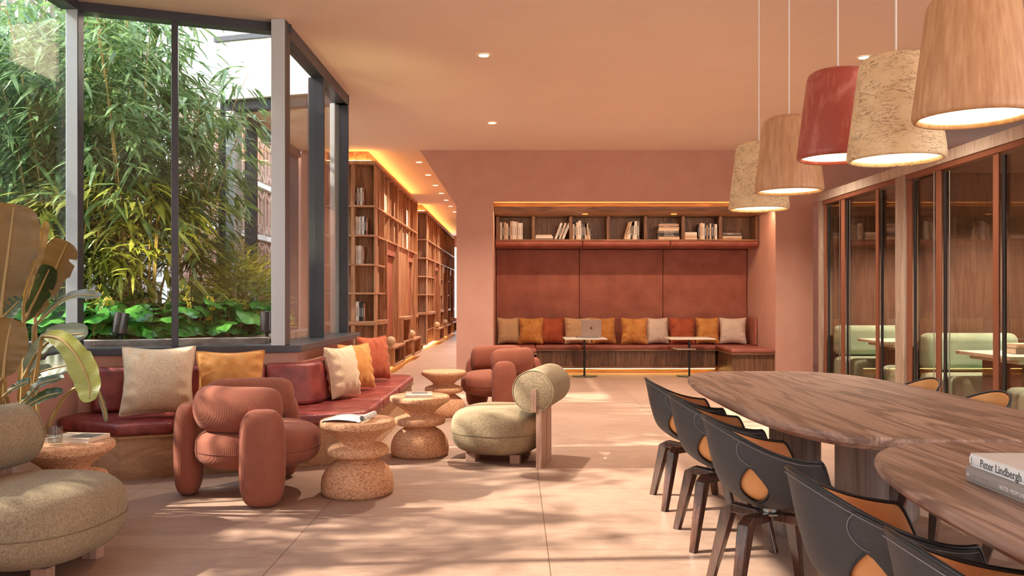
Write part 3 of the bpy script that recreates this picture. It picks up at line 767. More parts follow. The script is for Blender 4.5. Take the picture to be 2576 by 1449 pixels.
pillow((-2.20, 6.33, .405), .54, .50, .19, 'ochre', 'ochre pillow behind the terracotta armchair', .33, -.22, 4)
pillow((-1.49, 7.24, .405), .45, .48, .19, 'cream', 'cream linen pillow on the window bench beside the bay corner', 1.16, -.20, 5)
pillow((-1.48, 7.80, .405), .46, .47, .18, 'ochre', 'ochre pillow on the bench between cream and rust pillows', 1.02, -.20, 6)
pillow((-1.47, 8.66, .405), .45, .50, .18, 'rust', 'rust pillow near the bookcase end of the window bench', .92, -.16, 7)

# ------------------------------------------------------------------ window bench
t = thing('corner_bench', 'built in window bench with oak base and oxblood leather cushions', 'bench', (-2, 6.4, 0))
P = lambda nm, mb, mt, bev=.003, seg=1, **k: part(nm, mb, mt, t, bev, world=True, seg=seg, smooth=50, **k)
P('base', MB().prism([(-3.29, 6.02), (-2.79, 5.78), (-1.20, 6.44), (-1.20, 9.46), (-1.845, 9.46), (-1.845, 6.925), (-3.425, 6.41), (-3.425, 6.08)], .0, .295), 'oak_x')
P('base_top', MB().prism([(-3.32, 6.0), (-2.79, 5.755), (-1.175, 6.425), (-1.175, 9.49), (-1.845, 9.49), (-1.845, 6.925), (-3.425, 6.41), (-3.425, 6.05)], .2955, .315), 'oak_x')
cush = [[(-3.30, 5.99), (-2.8, 5.73), (-2.46, 5.87), (-2.72, 6.60), (-3.40, 6.39), (-3.41, 6.10)],
        [(-2.44, 5.88), (-1.90, 6.10), (-2.16, 6.80), (-2.70, 6.61)],
        [(-1.885, 6.107), (-1.30, 6.35), (-1.18, 6.45), (-1.16, 6.60), (-1.16, 7.21), (-1.84, 7.21), (-1.855, 6.92), (-2.145, 6.81)],
        [(-1.16, 7.225), (-1.16, 8.19), (-1.84, 8.19), (-1.84, 7.225)],
        [(-1.16, 8.205), (-1.16, 9.30), (-1.20, 9.45), (-1.33, 9.52), (-1.84, 9.52), (-1.84, 8.205)]]
for q in cush: P('seat_cushion', MB().prism(q, .316, .402), 'leather_red', .03, 4)
def backc(q, dx, dy):
    m = MB(); n = len(q)
    vs = [(x, y, .404) for x, y in q] + [(x + dx, y + dy, .748) for x, y in q]
    m.add(vs, [tuple(range(n))[::-1], tuple(range(n, 2 * n))] + [(i, (i + 1) % n, n + (i + 1) % n, n + i) for i in range(n)]); return m
for a, b in (((-3.27, 6.30), (-2.66, 6.50)), ((-2.64, 6.505), (-2.04, 6.70))):
    P('back_cushion', backc([a, b, (b[0] - .04, b[1] + .125), (a[0] - .04, a[1] + .125)], -.012, .03), 'leather_red', .035, 4)
P('back_cushion', backc([(-2.02, 6.705), (-1.72, 6.80), (-1.64, 6.92), (-1.62, 7.40), (-1.76, 7.40), (-1.80, 6.98), (-2.06, 6.83)], -.03, .01), 'leather_red', .035, 4)
for a, b in ((7.42, 8.42), (8.44, 9.44)):
    P('back_cushion', backc([(-1.62, a), (-1.62, b), (-1.76, b), (-1.76, a)], -.04, 0), 'leather_red', .035, 4)

# ------------------------------------------------------------------ cork stools
prof = [(0, 0), (.222, 0), (.236, .02), (.239, .06), (.232, .11), (.212, .155), (.182, .190), (.148, .214), (.128, .224), (.126, .232), (.150, .242), (.190, .254), (.204, .262), (.209, .275),
        (.209, .298), (.203, .308), (.170, .320), (.128, .332), (.116, .340), (.118, .348), (.140, .372), (.180, .402), (.225, .432), (.240, .442), (.246, .452), (.246, .474), (.241, .484), (.232, .488), (0, .488)]
def stool(x, y, lb): return single('cork_stool', MB().lathe(prof, 72, (x, y, 0)), 'cork', lb, 'side table', 'turned cork side tables', smooth=60)
stool(-2.51, 4.58, 'turned cork side table by the window bench, under the water glass')
stool(-1.05, 5.44, 'turned cork side table with the open magazine, nearest the middle')
stool(-.79, 6.76, 'turned cork side table carrying one closed magazine')
stool(-.79, 9.02, 'empty turned cork side table beside the far terracotta armchair')
# things on them
t = thing('magazine', 'open magazine with one side rolled up on the cork table', 'magazine', (-1.05, 5.40, .489), -.15)
m = MB()
for s in range(2):
    m.grid(14, 1, lambda u, v: (-.20 + .26 * u, -.13 + .26 * v, .002 + .014 * sin(pi * u) ** .7 + s * .002))
part('open_pages', m, 'print', t, smooth=60)
sp_ = [(.07 + .022 * (1 - q / 40) * cos(-1.6 + q * .34) + .0, .020 + .003 + .022 * (1 - q / 60) * sin(-1.6 + q * .34)) for q in range(34)]
m = MB().grid(33, 1, lambda u, v: (sp_[int(round(u * 33))][0] + .01, -.125 + .25 * v, sp_[int(round(u * 33))][1] + .004))
part('rolled_pages', m, 'print', t, smooth=60)
t = thing('magazine', 'closed magazine with pale cover on the middle cork table', 'magazine', (-.80, 6.78, .4885), .12)
part('cover', MB().box(-.11, .11, -.14, .14, .012, .014).box(-.11, .11, -.14, .14, 0, .002).box(-.11, -.108, -.14, .14, .002, .012), 'mag_dark', t, smooth=None)
part('page_block', MB().box(-.107, .108, -.137, .137, .002, .012), 'white', t, smooth=None)
part('cover_photo', MB().box(-.06, .07, -.05, .10, .0141, .0146), 'bk_grey', t, smooth=None)
t = thing('magazine', 'thick magazine lying under the water glass', 'magazine', (-2.49, 4.66, .4885), -.12)
part('cover', MB().box(-.13, .13, -.10, .10, .020, .023).box(-.13, .13, -.10, .10, 0, .002).box(.128, .13, -.10, .10, .002, .020), 'bk_cream', t, smooth=None)
part('page_block', MB().box(-.127, .127, -.097, .097, .002, .020), 'paper', t, smooth=None)
part('cover_photo', MB().box(-.02, .12, -.06, .07, .0231, .0236), 'bk_grey', t, smooth=None)
t = thing('water_glass', 'ribbed glass tumbler on the cork table by the plant', 'glass', (-2.53, 4.50, .4885))
gp = MB(); N = 72
pr = [(.0, .0), (.030, 0), (.034, .004), (.036, .05), (.038, .10), (.0365, .10), (.0345, .05), (.032, .012), (0, .012)]
def rg(u, v):
    k = v * (len(pr) - 1); i = min(int(k + 1e-6), len(pr) - 2); fr = k - i
    r = pr[i][0] * (1 - fr) + pr[i + 1][0] * fr; z = pr[i][1] * (1 - fr) + pr[i + 1][1] * fr
    r *= 1 + .02 * sin(24 * 2 * pi * u) * (1 if z > .02 else .3)
    return (r * cos(2 * pi * u), r * sin(2 * pi * u), z)
gp.grid(144, len(pr) - 1, rg, True); part('tumbler', gp, 'tumbler', t, smooth=60)
part('water', MB().lathe([(0, .0125), (.031, .0125), (.033, .035), (0, .035)], 40), 'tumbler', t)

# ------------------------------------------------------------------ terracotta armchairs
def armchair(loc, rz, label):
    t = thing('armchair', label, 'armchair', loc, rz, 'terracotta armchairs with sausage shaped rolls')
    st_ = part('seat', MB().sell((-.06, 0, .325), (.40, .37, .145), .62, .85, 64, 32), 'terracotta_rib', t, smooth=179)
    se = MB(); N = 60; sp = lambda q, e: math.copysign(abs(q) ** e, q)
    se.sweep([(-.06 + .402 * sp(cos(2 * pi * k / N), .85), .372 * sp(sin(2 * pi * k / N), .85), 0.31) for k in range(N)], .0022, 6, closed=True)
    part('seam', se, 'seam', st_, smooth=179)
    for s in (-1, 1):
        part('arm_post', MB().sell((.02, s * .425, .302), (.140, .088, .301), .55, .8, 40, 40), 'terracotta_rib', t, smooth=179)
        K = 26; path = []; rad = []
        pts = spline([(-.40, s * .05, .59), (-.345, s * .19, .588), (-.18, s * .285, .585), (.02, s * .315, .583), (.13, s * .30, .583)], 7)
        for i, p in enumerate(pts):
            u = i / (len(pts) - 1); e = max(0., 1 - abs(2 * u - 1) ** 5) ** .5
            path.append(p); rad.append((max(.004, .088 * e), max(.004, .148 * e)))
        part('back_roll', MB().sweep(path, rad, 28), 'terracotta_rib', t, smooth=179)
    part('rear_post', MB().sell((-.51, 0, .302), (.088, .135, .301), .55, .8, 40, 40), 'terracotta_rib', t, smooth=179)
    return t
armchair((-1.655, 5.49, 0), RA(9), 'terracotta armchair with its back to the camera, in front of the window bench')
armchair((-.27, 9.30, 0), RA(203), 'terracotta armchair farther back, before the niche bench')

# ------------------------------------------------------------------ sand coloured lounge chairs
def lounge(loc, rz, label):
    t = thing('lounge_chair', label, 'lounge chair', loc, rz, 'sand lounge chairs with cylinder backrest')
    def shp(p):
        x, y, z = p
        z2 = z - .02 * max(0, 1 - (x * x + y * y) / .12) * (1 if z > 0 else 0)
        return (x, y, z2)
    st_ = part('seat', MB().sell((0, 0, .248), (.375, .40, .200), .68, .82, 72, 36, fn=shp), 'olive', t, smooth=179)
    se = MB(); N = 72; sp = lambda q, e: math.copysign(abs(q) ** e, q)
    se.sweep([(.377 * sp(cos(2 * pi * k / N), .82), .402 * sp(sin(2 * pi * k / N), .82), .235) for k in range(N)], .0028, 6, closed=True)
    part('seam', se, 'seam_sand', st_, smooth=179)
    cy_ = MB().lathe([(0, -.335), (.146, -.335), (.156, -.331), (.162, -.322), (.163, -.30), (.163, .30), (.162, .322), (.156, .331), (.146, .335), (0, .335)], 56,
                     M=Matrix.Translation((-.355, 0, .582)) @ Matrix.Rotation(pi / 2, 4, 'X'))
    rl = part('back_roll', cy_, 'olive', t, smooth=50)
    for s in (1, -1):
        part('roll_piping', MB().sweep([(-.355 + .159 * cos(a), s * .332, .582 + .159 * sin(a)) for a in [2 * pi * k / 48 for k in range(48)]], .0035, 6, closed=True, ref=(0, 1, 0)), 'olive', rl, smooth=179)
        part('end_bar', MB().box(-.385, -.345, s * .322, s * .343, .425, .60), 'post_wood', t, .003, smooth=None)
    # slab post made of two uprights with a slot, under the outer end of the roll
    for y0, y1 in ((.335, .168), (.150, -.02)):
        part('back_post', MB().box(-.425, -.380, y0, y1, 0, .47), 'post_wood', t, .003, smooth=None)
    part('post_bridge', MB().box(-.424, -.381, .175, .15, 0, .06).box(-.424, -.381, .175, .15, .40, .47), 'post_wood', t, smooth=None)
    for x, y in ((.2, .2), (.2, -.2), (-.2, .2), (-.2, -.2)):
        part('foot', MB().box(x * .9 - .04, x * .9 + .04, y * .9 - .03, y * .9 + .03, 0, .07), 'post_wood', t, .003, smooth=None)
    return t
am = math.atan2(.25, -.97)
lounge((-.13, 6.62, 0), am, 'sand boucle lounge chair in the middle of the floor')
lounge((-2.31, 3.93, 0), RA(-7), 'sand boucle lounge chair cut off by the left edge, beside the plant')

# ------------------------------------------------------------------ small pedestal tables
def cafe(x, y, hw, hd, h, lb, rz=0, tray=False):
    t = thing('pedestal_table', lb, 'table', (x, y, 0), rz, 'small pedestal tables before the niche bench')
    m = MB().box(-hw, hw, -hd, hd, h - .022, h)
    part('top', m, 'cream_top', t, .008, seg=2)
    part('pole', MB().lathe([(0, .012), (.017, .012), (.017, h - .023), (0, h - .023)], 20), 'black', t)
    part('base_plate', MB().lathe([(0, 0), (.205, 0), (.21, .004), (.205, .011), (.02, .014), (0, .014)], 48), 'black', t)
    if tray: part('lower_tray', MB().box(-.24, .08, -.16, .16, h - .19, h - .172), 'cream_top', t, .003, smooth=None)
cafe(1.13, 13.44, .345, .30, .632, 'small pedestal table with the open laptop')
cafe(2.85, 13.44, .37, .30, .632, 'small pedestal table with a lower tray, right of the laptop table', tray=True)
t = thing('laptop', 'open grey laptop seen from behind on the small table', 'laptop', (1.20, 13.42, .6325), 0)
part('keyboard_base', MB().box(-.20, .14, -.12, .12, 0, .014), 'laptop', t, .004)
Ml = Matrix.Translation((.03, -.11, .014)) @ Matrix.Rotation(RA(-4), 4, 'Z') @ Matrix.Rotation(RA(14), 4, 'X')
ld = part('screen_lid', MB().box(-.165, .165, -.008, 0, 0, .30, Ml @ Matrix.Shear('XZ', 4, (0, 0)) ), 'laptop', t, .004)
lg = MB(); n = 24
out = []
for k in range(n):
    a = 2 * pi * k / n; r = .026 * (1 - .16 * max(0, cos(a - pi / 2)) ** 6 - .10 * max(0, cos(a + pi / 2)) ** 8)
    q = (r * cos(a) * .92, r * sin(a))
    if q[0] > .016 and abs(q[1] - .004) < .013: q = (.0165, q[1])
    out.append(q)
lg.prism(out, 0, .001, Ml @ Matrix.Translation((0, -.008, .155)) @ Matrix.Rotation(pi / 2, 4, 'X'))
lf = [(-.002, .026), (.004, .028), (.010, .036), (.009, .042), (.002, .038), (-.002, .032)]
lg.prism(lf, 0, .001, Ml @ Matrix.Translation((0, -.008, .155)) @ Matrix.Rotation(pi / 2, 4, 'X'))
part('lid_emblem', lg, 'logo', ld, smooth=None)

# ------------------------------------------------------------------ books on the niche shelf
cub = ['first', 'second', 'third', 'fourth', 'fifth', 'sixth', 'seventh']
Wc, Cc, Bc, Gc, Kc, Nc = 'white', 'cream', 'beige', 'grey', 'black', 'brown'
def upright(c, x, specs, z=2.2705):
    p = x
    for i, (col, wd, h, tl) in enumerate(specs):
        if tl > 0: px = p
        lean = 'leaning' if tl else 'upright'
        # keep the lower corner on the board
        zz = z + (wd * sin(tl) if tl > 0 else 0)
        xx = p + (0 if tl >= 0 else h * sin(-tl) * 0)
        book(wd, .17, h, col, '%s %s book, %s shelf cubby, %s from left' % (col, lean, cub[c], ORD[i]), 'books on the niche shelf', (xx, 13.84, zz), 0, tl, mark=True)
        p += wd / max(.8, cos(tl)) + .002
def stack(c, x, specs, where='', z=2.2705, y=13.84):
    p = z; n = len(specs)
    for i, (col, th_, ln, dx) in enumerate(specs):
        t = thing('book', '%s book lying flat, %s shelf cubby, %s from bottom' % (col, cub[c], ORD[i]), 'book', (x + dx, y, p), 0, 'books on the niche shelf')
        cv = part('cover', MB().box(0, ln, 0, .17, 0, .003).box(0, ln, 0, .17, th_ - .003, th_).box(0, ln, 0, .004, .003, th_ - .003), 'bk_' + col, t, smooth=None)
        part('page_block', MB().box(.003, ln - .003, .004, .166, .003, th_ - .003), 'paper', t, smooth=None)
        if n > 2 and where:
            tx = where[i] if i < len(where) else ''
            if tx: text_obj('title_lettering', tx, th_ * .72, 'ink_w' if col in (Kc, Gc, Nc) else 'ink', cv, Matrix.Translation((ln * .26, -.0008, th_ * .26)) @ Matrix.Rotation(pi / 2, 4, 'X'))
        p += th_ + .0005
upright(0, -.265, [(Cc, .036, .29, 0), (Kc, .026, .27, 0), (Bc, .038, .29, 0), (Cc, .032, .27, 0), (Kc, .030, .28, 0), (Bc, .040, .31, 0), (Wc, .030, .31, 0), (Wc, .034, .30, 0), (Bc, .028, .30, 0), (Wc, .036, .28, 0), (Wc, .034, .28, 0)])
stack(1, .335, [(Gc, .022, .29, 0), (Wc, .028, .30, 0), (Cc, .028, .27, .01)])
upright(1, .66, [(Wc, .034, .29, .36), (Kc, .028, .28, .36), (Cc, .032, .29, .36), (Kc, .014, .28, .36), (Wc, .036, .29, .40)])
upright(2, .965, [(Cc, .028, .26, 0), (Kc, .030, .30, 0), (Cc, .034, .29, 0), (Wc, .042, .32, 0), (Gc, .030, .27, 0), (Kc, .032, .30, 0), (Cc, .030, .28, 0), (Bc, .034, .28, -.14), (Cc, .026, .27, -.16), (Kc, .026, .25, -.2)])
upright(3, 1.83, [(Bc, .040, .30, .28), (Cc, .026, .30, .28), (Wc, .034, .31, .22), (Kc, .034, .31, .12), (Cc, .036, .31, 0), (Wc, .036, .31, 0), (Gc, .040, .31, 0)])
stack(4, 2.42, [(Cc, .026, .35, 0), (Bc, .024, .35, 0), (Kc, .032, .35, 0), (Kc, .030, .34, .005), (Gc, .034, .34, 0), (Cc, .036, .34, 0), (Bc, .026, .34, .008), (Gc, .022, .33, 0), (Bc, .026, .34, 0), (Gc, .014, .28, .03)],
      ['ROSA BONHEUR', '', 'RIHANNA MOSS', 'Elizabeth Gaskell', 'Thomas Tallis VII', '', '', 'SILVIA PLATH', '', ''])
stack(5, 2.865, [(Cc, .030, .205, 0), (Bc, .028, .20, 0), (Cc, .030, .20, 0), (Wc, .034, .20, 0)])
upright(5, 3.085, [(Kc, .022, .26, 0), (Bc, .022, .27, 0), (Cc, .034, .28, 0), (Wc, .028, .27, 0), (Kc, .028, .27, 0), (Bc, .018, .25, 0), (Kc, .032, .28, 0), (Cc, .024, .27, 0), (Kc, .034, .28, 0), (Gc, .024, .26, 0), (Wc, .034, .26, 0)])
stack(6, 3.495, [(Bc, .032, .33, 0), (Cc, .026, .33, 0), (Kc, .020, .31, .004), (Gc, .034, .31, .004)], ['VIVIENNE', '', '', 'DESIGN'])
# ------------------------------------------------------------------ dining tables
def table_top(cx, cy, hx=.69, hy=1.5, n=3.4):
    m = MB(); N = 96; sp = lambda q, e: math.copysign(abs(q) ** e, q)
    loops = [(.030, .682), (.004, .704), (0, .714), (0, .724), (.004, .733), (.014, .740)]
    vs = []
    for ins, z in loops:
        for k in range(N):
            a = 2 * pi * k / N
            vs.append((cx + (hx - ins) * sp(cos(a), 2 / n), cy + (hy - ins) * sp(sin(a), 2 / n), z))
    fs = []
    for l in range(len(loops) - 1):
        for k in range(N): fs.append((l * N + k, l * N + (k + 1) % N, (l + 1) * N + (k + 1) % N, (l + 1) * N + k))
    fs.append(tuple(range(N))[::-1]); fs.append(tuple(range((len(loops) - 1) * N, len(loops) * N)))
    return m.add(vs, fs)
def dining_table(cy, legs, lb):
    t = thing('dining_table', lb, 'table', (1.83, cy, 0), 0, 'walnut dining tables')
    part('tabletop', table_top(0, 0), 'walnut', t, smooth=25)
    for x, y in legs:
        part('leg', MB().lathe([(0, 0), (.115, 0), (.12, .01), (.12, .03), (.126, .032), (.126, .681), (0, .681)], 48, (x - 1.83, y - cy, 0)), 'walnut_z', t)
    return t
dining_table(4.70, [(1.53, 4.52), (1.74, 4.12), (2.24, 4.82), (1.9, 5.45)], 'long rounded walnut dining table, the whole one in the middle')
dining_table(1.67, [(1.6, 1.5), (2.1, 1.7), (1.8, .9)], 'walnut dining table at the right edge carrying two books')

# ------------------------------------------------------------------ dining chairs
PR = spline([(0, 0, 0), (.19, .015, 0), (.47, .107, 0), (.73, .27, 0), (.87, .545, 0), (.95, .826, 0), (1, 1, 0)], 8)
def prf(v):
    k = min(max(v, 0), 1) * (len(PR) - 1); i = min(int(k), len(PR) - 2); f = k - i
    return PR[i].x * (1 - f) + PR[i + 1].x * f, PR[i].y * (1 - f) + PR[i + 1].y * f
def zr(th):
    a = abs(th)
    if a <= 118: return .625 + .16 * ((1 + cos(RA(a * 180 / 118))) / 2) ** 1.05
    if a <= 138:
        q = (a - 118) / 20; return .625 - .150 * (q * q * (3 - 2 * q))
    return .475
def shp(th, v, off=0.):
    s, zn = prf(v); a = RA(th); c = cos(a)
    rx = .290 if c > 0 else .290 - .03 * max(0, (abs(th) - 130) / 50)
    ry = .268
    z = .38 + (zr(th) - .38) * zn
    k = s + off / .28 * (.3 + .7 * v)
    return (-rx * c * k, ry * sin(a) * k, z - off * (1 - v) * 1.2)
def v_of(th, z):
    lo, hi = 0., 1.
    for _ in range(22):
        m = (lo + hi) / 2
        if .38 + (zr(th) - .38) * prf(m)[1] < z: lo = m
        else: hi = m
    return lo
TH0, TZ0, TZ1 = 58., .438, .605
def tw(z):
    q = (z - TZ0) / (TZ1 - TZ0)
    if q <= 0 or q >= 1: return 0.
    return 15.5 * sin(pi * q ** .70) ** .9
def chair_meshes():
    # theta samples, denser at the arm ends
    ths = []; a = -180.
    while a < 180 - 1e-6:
        ths.append(a); b = abs(a + 1e-6)
        a += 1.5 if 112 < b < 142 else (2. if 38 < b < 76 else 4.)
    ths = [q for q in ths if q < 179]; NV = 60; n = len(ths)
    V = [[None] * (NV + 1) for _ in ths]; inside = [[False] * (NV + 1) for _ in ths]
    for i, th in enumerate(ths):
        for j in range(NV + 1):
            v = j / NV; z = shp(th, v)[2]
            inside[i][j] = abs(abs(th) - TH0) < tw(z); V[i][j] = (th, v)
    m = MB(); fs = []
    keep = lambda i, j: not all(inside[a % n][b] for a, b in ((i, j), (i + 1, j), (i + 1, j + 1), (i, j + 1)))
    P = {}
    for i in range(n):
        for j in range(NV + 1):
            th, v = V[i][j]
            if inside[i][j]:
                sg = 1 if th > 0 else -1; z = shp(th, v)[2]; zc = .505
                dx = (abs(th) - TH0) / 13.; dz = (z - zc) / .075; L = sqrt(dx * dx + dz * dz) + 1e-6
                lo, hi = L, 3.
                for _ in range(24):
                    mm = (lo + hi) / 2; zz = zc + dz / L * mm * .075; tt = dx / L * mm * 13.
                    if abs(tt) < tw(zz): lo = mm
                    else: hi = mm
                th = sg * (TH0 + dx / L * lo * 13.); v = v_of(th, zc + dz / L * lo * .075)
            P[i, j] = shp(th, v)
    vs = [P[i, j] for i in range(n) for j in range(NV + 1)]
    for i in range(n):
        for j in range(NV):
            if keep(i, j): fs.append((i * (NV + 1) + j, ((i + 1) % n) * (NV + 1) + j, ((i + 1) % n) * (NV + 1) + j + 1, i * (NV + 1) + j + 1)[::-1])
    shell = MB().add(vs, fs)
    lining = MB().grid(n, NV, lambda u, v: shp(ths[int(round(u * n)) % n], v * .985, -.012 if v < .97 else -.006), True)
    rim = MB().sweep([shp(th, 1., -.003) for th in ths], .0065, 8, closed=True)
    st = MB()
    st.sweep([(lambda p: (p[0], p[1], p[2] - .012))(shp(th, .985, .004)) for th in ths if abs(th) < 120], .0012, 4)
    holes = []; flaps = []
    for sg in (-1, 1):
        loop = []
        for k in range(40):
            z = TZ0 + (TZ1 - TZ0) * (.5 - .5 * cos(pi * k / 40)); loop.append((TH0 + tw(z), z))
        for k in range(40):
            z = TZ1 - (TZ1 - TZ0) * (.5 - .5 * cos(pi * k / 40)); loop.append((TH0 - tw(z), z))
        hole = MB(); holes.append(hole); hole.sweep([shp(sg * t_, v_of(t_, z), .001) for t_, z in loop], .004, 6, closed=True)
        # overlapping side panel with a rounded tongue
        def tb(z, top):
            if z < TZ1: return TH0 + tw(z) + .4
            q = (z - TZ1) / max(.01, top - TZ1); return TH0 - 12.5 * sin(pi * min(1, q * .93)) ** .6
        F = MB(); NU, NW = 26, 26; W = []
        for i in range(NU + 1):
            for j in range(NW + 1):
                z0 = TZ0 - .03; f = j / NW
                top = zr(TH0 - 6); zb = z0 + (top - z0) * f
                t0 = tb(zb, top) if zb > TZ0 else TH0
                t_ = t0 + (118 - t0) * i / NU
                zz = z0 + (zr(t_) - .004 - z0) * f
                W.append(shp(sg * t_, v_of(t_, zz), .0055 * min(1, (118.5 - t_) / 12 + .2)))
        fs2 = [(i * (NW + 1) + j, (i + 1) * (NW + 1) + j, (i + 1) * (NW + 1) + j + 1, i * (NW + 1) + j + 1) for i in range(NU) for j in range(NW)]
        F.add(W, fs2 if sg < 0 else [q[::-1] for q in fs2]); flaps.append(F)
        top = zr(TH0 - 6)
        st.sweep([(lambda t_, z: shp(sg * t_, v_of(t_, z), .0075))(tb(z, top) + .8, z) for z in [TZ1 + (top - .012 - TZ1) * k / 20 for k in range(21)]], .0013, 4)
    legs = []
    for sx in (-1, 1):
        for sy in (-1, 1):
            path = [Vector((.02 * sx, .02 * sy, .345)), Vector((.125 * sx, .118 * sy, .352)), Vector((.142 * sx, .138 * sy, .335)), Vector((.205 * sx, .212 * sy, 0))]
            hw = [.024, .026, .027, .016]; hh = [.018, .020, .028, .019]
            d = Vector((sx, sy, 0)).normalized(); side = Vector((-d.y, d.x, 0)); vs = []
            for i, p in enumerate(path):
                tt = (path[min(i + 1, 3)] - path[max(i - 1, 0)]).normalized(); u = side.cross(tt).normalized()
                if i == 3: u = Vector((d.x, d.y, 0)) * (-1 if (side.cross(tt)).dot(d) < 0 else 1)
                for a, b in ((-1, -1), (1, -1), (1, 1), (-1, 1)): vs.append(tuple(p + side * hw[i] * a + u * hh[i] * b))
            fs = [(0, 1, 2, 3), (15, 14, 13, 12)] + [(i * 4 + k, i * 4 + 4 + k, i * 4 + 4 + (k + 1) % 4, i * 4 + (k + 1) % 4) for i in range(3) for k in range(4)]
            legs.append(MB().add(vs, fs))
    return shell, lining, rim, st, holes, flaps, legs
SH = chair_meshes()
def dining_chair(loc, rz, label):
    t = thing('dining_chair', label, 'chair', loc, rz, 'charcoal shell dining chairs around the walnut tables')
    o = part('shell', SH[0], 'shell', t, smooth=179)
    part('lining', SH[1], 'lining', t, smooth=179, label='tan orange inner leather')
    part('rim_piping', SH[2], 'black', o, smooth=179)
    part('stitching', SH[3], 'stitch', o, smooth=179)
    for q in SH[4]: part('cutout_trim', q, 'black', o, smooth=179)
    for f in SH[5]: part('side_panel', f, 'shell', t, smooth=179)
    part('seat_pad', MB().sell((.03, 0, .470), (.185, .185, .020), .5, .9, 40, 12), 'lining', t, smooth=179)
    for l in SH[6]: part('leg', l, 'leg_wood', t, .004, smooth=None, seg=2)
    part('swivel_plate', MB().lathe([(0, .355), (.055, .355), (.055, .362), (.03, .366), (.03, .385), (0, .385)], 28), 'steel', t)
    return t
c0 = dining_chair((1.11, 5.18, 0), 0, 'charcoal dining chair farthest along the near side of the walnut table')
copy_tree(c0, (1.11, 4.38, 0), 0, 'second charcoal dining chair from the far end, near side of the table')
copy_tree(c0, (1.11, 3.58, 0), 0, 'charcoal dining chair fully in view, third from the far end')
copy_tree(c0, (1.11, 2.45, 0), 0, 'large charcoal dining chair near the front, before the books table')
copy_tree(c0, (1.11, 1.77, 0), 0, 'charcoal dining chair cut off by the bottom right corner')
copy_tree(c0, (2.36, 5.17, 0), pi, 'dining chair back showing tan lining beyond the table, left of two')
copy_tree(c0, (2.36, 4.45, 0), pi, 'dining chair back showing tan lining beyond the table, right of two')
copy_tree(c0, (2.40, 3.66, 0), pi, 'dining chair on the far side with only legs showing under the table')

# ------------------------------------------------------------------ big books on the right table
def bigbook(x0, x1, y0, y1, z0, z1, mat, nm, label):
    t = thing('book', label, 'book', (x0, y1, z0))
    c = MB().box(0, x1 - x0, y0 - y1, 0, 0, .004).box(0, x1 - x0, y0 - y1, 0, z1 - z0 - .004, z1 - z0)
    pr_ = [(.006, .0), (.001, .004), (-.003, .012), (-.003, z1 - z0 - .012), (.001, z1 - z0 - .004), (.006, z1 - z0), (.008, z1 - z0 - .004), (.008, .004)]
    n = len(pr_); vs = [(x, y, z) for y in (y0 - y1, 0) for x, z in pr_]
    part('cover', c, mat, t, .0015, seg=2)
    part('spine', MB().add(vs, [tuple(range(n)), tuple(range(n, 2 * n))[::-1]] + [(i, i + n, (i + 1) % n + n, (i + 1) % n) for i in range(n)]), mat, t, smooth=60)
    part('page_block', MB().box(.009, x1 - x0 - .004, y0 - y1 + .004, -.004, .004, z1 - z0 - .004), 'paper', t, smooth=None)
    return t
TX = Matrix(((0, 0, -1, 0), (-1, 0, 0, 0), (0, 1, 0, 0), (0, 0, 0, 1)))   # text reading along -y on a face towards -x
gb = bigbook(1.376, 1.66, 2.10, 2.497, .7405, .787, 'bk_greyb' if 'bk_greyb' in MT else 'bk_grey2', 'b', 'thick grey book with white serif title, under the white book') if False else None
MT['bk_grey2'] = plain('warm grey book cloth', (158, 148, 144), .55)
MT['bk_white2'] = plain('glossy white book cover', (240, 240, 240), .25)
gb = bigbook(1.376, 1.66, 2.10, 2.497, .7405, .787, 'bk_grey2', 'b', 'thick grey book with pale title lettering, lying under a white book')
wb = bigbook(1.381, 1.68, 2.06, 2.487, .7875, .8265, 'bk_white2', 'w', 'thick white book with dark sans title, on top of the grey book')
text_obj('title_lettering', 'Peter Lindbergh', .0335, 'ink', wb, Matrix.Translation((-.0035, -.058, .0085)) @ TX, sx=.92)
text_obj('publisher_mark', 'TASCHEN', .006, 'ink', wb, Matrix.Translation((-.0035, -.010, .030)) @ TX @ Matrix.Rotation(-pi / 2, 4, 'Z'))
text_obj('author_lettering', 'FYODOR DOSTOEVSKY', .0098, 'mag_dark', gb, Matrix.Translation((-.0035, -.036, .020)) @ TX, sx=.8)
text_obj('title_lettering', 'NOTES  FROM UNDERGROUND', .0165, 'ink_w', gb, Matrix.Translation((-.0035, -.172, .0155)) @ TX, sx=.85)
text_obj('publisher_mark', '|ab', .012, 'ink_w', gb, Matrix.Translation((-.0035, -.006, .019)) @ TX)

# ------------------------------------------------------------------ pendants
def pendant(y, zb, mat, label, x=1.83):
    t = thing('pendant_lamp', label, 'pendant lamp', (x, y, zb), 0)
    part('shade', MB().lathe([(.196, .016), (.200, .004), (.208, 0), (.217, .004), (.222, .016), (.221, .035), (.170, .440), (.166, .462), (.156, .482), (.138, .495), (.110, .502), (0, .504), (0, .497), (.11, .494), (.155, .46), (.196, .05), (.196, .016)], 72), mat, t, smooth=60)
    part('diffuser', MB().lathe([(0, .020), (.195, .020), (.195, .026), (0, .026)], 56), 'lamp', t, label='glowing warm white disc')
    part('cord', MB().lathe([(0, .50), (.0045, .50), (.0045, CEIL - zb - .02), (0, CEIL - zb - .02)], 10), 'cord', t)
    part('canopy', MB().lathe([(0, CEIL - zb - .02), (.05, CEIL - zb - .02), (.05, CEIL - zb - .001), (0, CEIL - zb - .001)], 28), 'white', t)
pendant(6.16, 1.955, 'burl', 'small looking bark pendant shade, farthest and lowest of the row')
pendant(5.48, 2.00, 'pend_wood', 'smaller turned wood pendant shade between bark and red shades')
pendant(4.65, 2.08, 'pend_red', 'red clay pendant shade')
